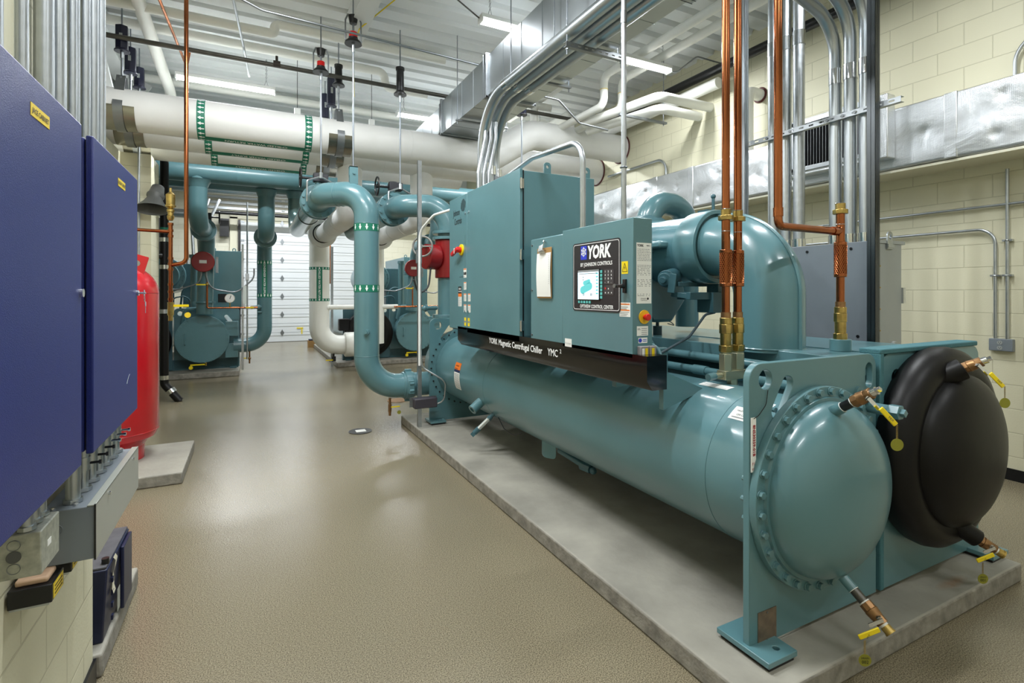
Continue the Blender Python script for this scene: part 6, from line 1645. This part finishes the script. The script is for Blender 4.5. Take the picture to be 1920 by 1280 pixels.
# overhead pipes at upper left
def op(name, label, pts, r_, bend, m, cat='pipe', parts=None):
    o = root(name, label, cat, pts[0]); G().tube(pts, r_, bend, 20, 10).build('pipe_run', m, o, ang=60)
    return o
op('white_overhead_pipe', 'white pipe under the deck, crossing above the lit strip light', [(-5.9, 7.6, 4.84), (1.76, 7.6, 4.84), (1.76, 7.6, 4.62), (2.4, 7.6, 4.62)], 0.058, 0.1, WHITE_PVC)
op('white_overhead_pipe', 'lower long white pipe crossing under the deck at upper left', [(-2.6, 5.9, 4.45), (1.0, 5.9, 4.45)] if False else [(-5.9, 9.3, 4.8), (2.4, 9.3, 4.8)], 0.06, 0.1, WHITE_PVC)
op('white_overhead_pipe', 'white pipe with a jog nearest the top of the frame', [(-5.9, 6.9, 4.75), (0.26, 6.9, 4.75), (0.26, 6.9, 4.87), (2.44, 6.9, 4.87)], 0.055, 0.07, WHITE_PVC)
op('white_overhead_pipe', 'slanting white pipe at upper left running towards the back', [(-1.1, 6.0, 4.84), (-1.05, 9.0, 4.55), (-1.05, 9.4, 4.2)], 0.07, 0.25, WHITE_PVC)
op('dark_steel_pipe', 'dark sprinkler pipe crossing under the deck in front of the strip light', [(-5.9, 7.12, 4.46), (5.79, 7.12, 4.46)], 0.028, 0.1, DKSTEEL)
op('copper_overhead_line', 'slanting copper line under the deck at upper left', [(-0.95, 4.6, 4.7), (-0.78, 8.3, 4.7), (-0.74, 8.3, 4.95)], 0.016, 0.03, COPPER)
op('steel_conduit', 'bent thin conduit coming down from the roof at upper left and turning right', [(-0.42, 5.3, 4.9), (-0.28, 5.6, 4.5), (0.1, 5.75, 4.44), (3.2, 5.95, 4.44), (3.2, 5.95, 4.94)], 0.012, 0.2, STEEL, 'conduit')
op('steel_conduit', 'slanting light conduit ending just above the strip light', [(-0.3, 4.9, 4.9), (-0.08, 6.9, 4.55), (-0.02, 7.9, 4.56)], 0.014, 0.1, GALV, 'conduit')
op('yellow_cable', 'yellow cable hanging down along the roof girder', [(1.6, 5.3, 4.92), (1.12, 6.1, 4.65), (1.12, 6.5, 4.6), (1.2, 6.9, 4.15)], 0.007, 0.1, YELLOW, 'cable')
op('steel_conduit', 'thin conduit feeding the middle strip light from the left', [(0.3, 4.2, 4.85), (2.2, 5.12, 4.57)], 0.008, 0.1, DKSTEEL, 'conduit')
r = root('grooved_coupling', 'dark coupling on the sprinkler pipe below the deck', 'pipe fitting', (0.28, 7.05, 4.41))
G().cyl((0.25, 7.05, 4.45), (0.33, 7.05, 4.45), 0.042, n=20).cyl((0.29, 7.05, 4.48), (0.29, 7.05, 4.55), 0.016, n=10).build('housing', mat('iron_brown', '2F2620', 0.6), r)
for (x, y, k) in ((0.58, 7.75, 0), (1.6, 7.75, 1)):
    r = root('sensor_box', ['small white box with black base on top of the pipes, left of the beam hangers', 'small white box with black base on top of the pipes, right of the tall rod'][k], 'sensor', (x, y, 4.0))
    G().box(x - 0.04, x + 0.04, y - 0.03, y + 0.03, 4.06, 4.17).build('body', WHITE, r, bev=0.006); G().cyl((x, y, 4.0), (x, y, 4.06), 0.05, 0.03, n=16).build('base', BLACK, r)
    G().cyl((x, y, 4.17), (x, y, 4.95), 0.004, n=6).cyl((x, y, 3.88), (x, y, 4.0), 0.01, n=8).build('wire', BLACK, r)
# ------------------------------------------------------------ the two far chillers
def far_chiller(label, ox, first=None):
    r = root('chiller', label, 'chiller', (ox, 12.8, 0.1), 'far chillers')
    X = lambda x: x + ox
    # tube sheets
    for (x0, x1, y) in ((-1.55, -0.52, 11.75), (-0.5, 0.62, 11.8)):
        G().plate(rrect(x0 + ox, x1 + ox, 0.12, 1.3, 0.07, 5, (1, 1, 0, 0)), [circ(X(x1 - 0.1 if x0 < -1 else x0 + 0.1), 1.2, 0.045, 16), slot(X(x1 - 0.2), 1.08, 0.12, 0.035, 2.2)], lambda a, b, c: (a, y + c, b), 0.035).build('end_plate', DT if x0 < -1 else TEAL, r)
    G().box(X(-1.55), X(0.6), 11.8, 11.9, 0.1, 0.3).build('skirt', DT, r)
    G().cyl((X(-1.03), 11.78, 0.72), (X(-1.03), 15.6, 0.72), 0.44, n=48).build('evaporator_shell', TEAL, r)
    G().cyl((X(0.0), 11.82, 0.72), (X(0.0), 15.6, 0.72), 0.4, n=48).build('condenser_shell', TEAL, r)
    hd = G().cyl((X(0.0), 11.4, 0.722), (X(0.0), 11.45, 0.722), 0.452, n=56).cyl((X(0.0), 11.45, 0.722), (X(0.0), 11.8, 0.722), 0.415, n=56).build('water_box_head', TEAL, r, bev=0.004)
    pp_ = [V((X(0.425 * math.cos(2 * PI * k / 32)), 11.4, 0.722 + 0.425 * math.sin(2 * PI * k / 32))) for k in range(32)]
    repeat(G().cyl(pp_[0], pp_[0] - V((0, 0.015, 0)), 0.015, n=6).build('bolt', TEAL, hd), pp_[0], pp_[1:])
    G().tube([(X(-0.28), 11.4, 0.62), (X(-0.28), 11.36, 0.62), (X(-0.28), 11.36, 0.82), (X(-0.28), 11.4, 0.82)], 0.009, 0.02, 8).build('handle', TEAL, hd)
    bh = G().rev([(0, 0.5), (0.05, 0.53), (0.12, 0.53), (0.16, 0.5), (0.17, 0.42), (0.2, 0.4)], (X(-1.03), 11.6, 0.70), (0, -1, 0), 56).cyl((X(-1.03), 11.6, 0.70), (X(-1.03), 11.78, 0.70), 0.5, n=48).build('insulated_head', BLACK_FOAM, r, ang=50)
    G().tube([(X(-0.78), 11.42, 0.62), (X(-0.78), 11.37, 0.62), (X(-0.78), 11.37, 0.85), (X(-0.78), 11.42, 0.85)], 0.012, 0.02, 8).build('handle', BLACK_FOAM, bh)
    # nozzles on the left of the insulated head (far right machine) and right of the teal head
    for z in (0.5, 0.92):
        G().box(X(-1.68), X(-1.46), 11.42, 11.62, z - 0.14, z + 0.12).build('insulated_nozzle', BLACK_FOAM, r, bev=0.02)
        G().box(X(0.38), X(0.6), 11.45, 11.7, z - 0.16, z + 0.12).build('water_nozzle', TEAL, r, bev=0.005)
    # piping and cabinets above
    G().tube([(X(-0.35), 11.7, 1.0), (X(-0.3), 11.65, 1.28), (X(0.1), 11.65, 1.3)], 0.04, 0.08, 14).build('vent_pipe', TEAL, r)
    G().box(X(0.05), X(0.66), 12.6, 14.6, 1.28, 2.5).build('drive_cabinet', TEAL, r, bev=0.006)
    G().box(X(0.2), X(0.36), 12.594, 12.6, 1.4, 1.58).build('rating_plate', INK, r)
    for x in (0.12, 0.5): G().ring((X(x), 12.7, 2.53), (0, 1, 0), 0.03, 0.01, 16, 6).build('lifting_eye', TEAL, r)
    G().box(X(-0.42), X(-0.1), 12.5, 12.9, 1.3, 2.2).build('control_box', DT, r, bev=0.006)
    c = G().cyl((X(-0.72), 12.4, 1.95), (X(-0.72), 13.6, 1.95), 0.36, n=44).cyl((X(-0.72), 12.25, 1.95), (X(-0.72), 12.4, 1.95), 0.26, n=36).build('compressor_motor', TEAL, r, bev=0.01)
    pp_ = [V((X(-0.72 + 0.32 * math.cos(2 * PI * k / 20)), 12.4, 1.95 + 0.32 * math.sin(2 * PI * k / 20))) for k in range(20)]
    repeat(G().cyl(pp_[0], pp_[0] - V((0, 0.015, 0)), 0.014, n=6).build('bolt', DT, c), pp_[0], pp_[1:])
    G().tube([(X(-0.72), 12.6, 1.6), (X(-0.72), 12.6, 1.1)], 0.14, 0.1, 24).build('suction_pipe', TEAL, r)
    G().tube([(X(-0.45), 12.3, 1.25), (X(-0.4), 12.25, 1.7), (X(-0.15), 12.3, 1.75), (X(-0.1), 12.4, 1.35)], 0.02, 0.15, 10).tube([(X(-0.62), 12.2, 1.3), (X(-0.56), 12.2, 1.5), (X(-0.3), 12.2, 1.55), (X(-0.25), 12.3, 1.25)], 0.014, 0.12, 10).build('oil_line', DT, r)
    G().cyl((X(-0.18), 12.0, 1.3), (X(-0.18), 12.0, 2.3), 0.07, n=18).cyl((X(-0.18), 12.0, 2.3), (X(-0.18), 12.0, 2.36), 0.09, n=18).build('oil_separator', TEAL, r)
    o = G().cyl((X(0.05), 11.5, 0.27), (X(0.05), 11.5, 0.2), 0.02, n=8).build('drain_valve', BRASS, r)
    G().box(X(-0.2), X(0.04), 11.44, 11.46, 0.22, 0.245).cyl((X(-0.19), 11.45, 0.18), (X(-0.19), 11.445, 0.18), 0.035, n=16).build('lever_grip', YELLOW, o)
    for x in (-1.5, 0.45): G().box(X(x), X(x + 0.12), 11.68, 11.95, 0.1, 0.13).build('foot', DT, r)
    return r
f1 = far_chiller('teal chiller at the far left behind the red tank with a flat round head', -0.82)
f2 = copy_tree(f1, (3.38, 12.95, 0.1), 'teal chiller at the far right behind the near riser and galvanised post')
# post with conduit between the machines
r = root('strut_post', 'slim strut post with conduit box right of the far left machine', 'post', (-0.12, 11.45, 0.1))
G().box(-0.16, -0.12, 11.33, 11.37, 0.1, 2.55).build('strut', GALV, r)
G().cyl((-0.06, 11.36, 0.3), (-0.06, 11.36, 3.38), 0.015, n=12).build('conduit_tube', GALV, r)
G().box(-0.09, -0.03, 11.31, 11.37, 1.85, 1.98).build('junction_box', GALV, r, bev=0.004)
r = root('strut_post', 'slim strut post beside the white riser at the far right machine', 'post', (1.6, 11.75, 0.0))
G().box(1.55, 1.6, 11.72, 11.76, 0.0, 2.6).build('strut', GALV, r)
# things on the back wall
def bw(name, label, cat, pts, r_, m, bend=0.1):
    o = root(name, label, cat, pts[0]); G().tube(pts, r_, bend, 20, 8).build('pipe_run', m, o, ang=60); return o
bw('round_duct', 'round silver duct crossing above the roller door', 'duct', [(-5.99, 15.5, 4.3), (5.79, 15.5, 4.3)], 0.11, GALV)
bw('round_duct', 'lower round silver duct left of the door, partly behind copper pipes', 'duct', [(-5.5, 16.2, 3.72), (-1.2, 16.2, 3.72)], 0.12, GALV)
bw('black_back_pipe', 'black pipe crossing just above the roller door', 'pipe', [(-1.0, 17.6, 4.0), (5.79, 17.6, 4.0)], 0.055, BLACK)
for k in range(3):
    z = 4.22 + 0.17 * k
    r = root('strut_rail', ['lowest', 'middle', 'topmost'][k] + ' of three steel rails above the roller door', 'rail', (1.2, 18.4, z), 'rails above the door')
    G().box(-1.3, 5.2, 18.4, 18.44, z, z + 0.08).box(-0.6, -0.55, 18.44, 18.5, z, z + 0.08).box(4.5, 4.55, 18.44, 18.5, z, z + 0.08).build('rail', GALV, r)
    for j in range(3): G().box(0.9 + 1.2 * j, 1.0 + 1.2 * j, 18.39, 18.4, z + 0.02, z + 0.06).build('splice_plate', WHITE, r)
for k in range(4):
    x = -1.55 + 0.14 * k
    bw('steel_conduit', ['first', 'second', 'third', 'fourth'][k] + ' from the left of the conduits bending down behind the far left machine', 'conduit', [(x + 0.12 * k, 16.5, 4.2), (x, 16.3, 3.3), (x + 0.1, 16.3, 1.2)], 0.04, GALV, 0.5)
o = G().box(-0.85, -0.6, 18.2, 18.44, 3.35, 3.9).build('door_operator', BLACK); tag(o, 'black door operator unit left of the roller door', 'door operator')
bw('copper_back_line', 'thin copper line hanging down in front of the roller door at right', 'pipe', [(2.3, 17.6, 4.0), (2.3, 17.6, 1.9)], 0.03, COPPER)
bw('copper_back_line', 'thin copper line on the back wall between black pipe and copper pipe', 'pipe', [(-2.3, 12.6, 3.3), (-2.3, 12.6, 1.9)], 0.02, COPPER)
bw('black_back_pipe', 'short black pipe behind the far left machine', 'pipe', [(-1.75, 13.2, 3.2), (-1.75, 13.2, 2.1)], 0.05, BLACK)
r = root('cardboard_box', 'small brown box on the floor by the roller door behind the white riser', 'box', (1.62, 16.2, 0))
G().box(1.5, 1.75, 16.1, 16.35, 0, 0.2).build('carton', CARD, r); G().box(1.52, 1.73, 16.12, 16.33, 0.2, 0.24).build('top_wrap', NAVYCASE, r)
o = G(); o.box(1.36, 1.56, YB - 0.085, YB - 0.075, 0.42, 0.455).box(1.50, 1.535, YB - 0.085, YB - 0.075, 0.24, 0.43)
tag(o.build('floor_tape', YELLOW), 'yellow tape stuck low on the roller door beside the white riser', 'tape')
# ------------------------------------------------------------ clipboard on the chiller
cl = root('clipboard', 'brown clipboard with white papers hanging on the teal cabinet', 'clipboard', (1.74, 2.98, 1.6))
G().box(1.742, 1.746, 2.865, 3.05, 1.565, 1.90).build('board', CARD, cl, bev=0.001)
g = G()
for k in range(5):
    n_ = 8
    for j in range(n_):
        z0, z1 = 1.575 + 0.29 * j / n_, 1.575 + 0.29 * (j + 1) / n_
        b0_ = 0.006 * math.sin(j / n_ * PI) + 0.0006 * k; b1_ = 0.006 * math.sin((j + 1) / n_ * PI) + 0.0006 * k
        g.add([(1.741 - b0_, 3.052 - 0.001 * k, z0), (1.741 - b0_, 2.868, z0), (1.741 - b1_, 2.868, z1), (1.741 - b1_, 3.052 - 0.001 * k, z1)], [(0, 1, 2, 3)])
pp = g.build('paper_sheets', PAPER, cl, calc=False)
g = G()
for k in range(16): flat(g, rect(0, 0.004, 0.012 * k, 0.012 * k + 0.006), onX(1.733, 2.885, 1.66))
g.build('printed_line', INKG, pp)
g = G().box(1.73, 1.742, 2.93, 3.01, 1.865, 1.885).cyl((1.728, 2.93, 1.88), (1.728, 3.01, 1.88), 0.006, n=10).obox((1.722, 2.97, 1.90), (0.3, 0.2, 1), (0, 1, 0), 0.05, 0.003, 0.04)
g.build('clip', CHROME, cl)
G().cyl((1.75, 2.955, 1.94), (1.735, 2.955, 1.945), 0.006, n=8).tube([(1.742, 2.955, 1.95), (1.738, 2.955, 1.93), (1.735, 2.965, 1.90)], 0.0025, 0.01, 6).build('hook', CHROME, cl)
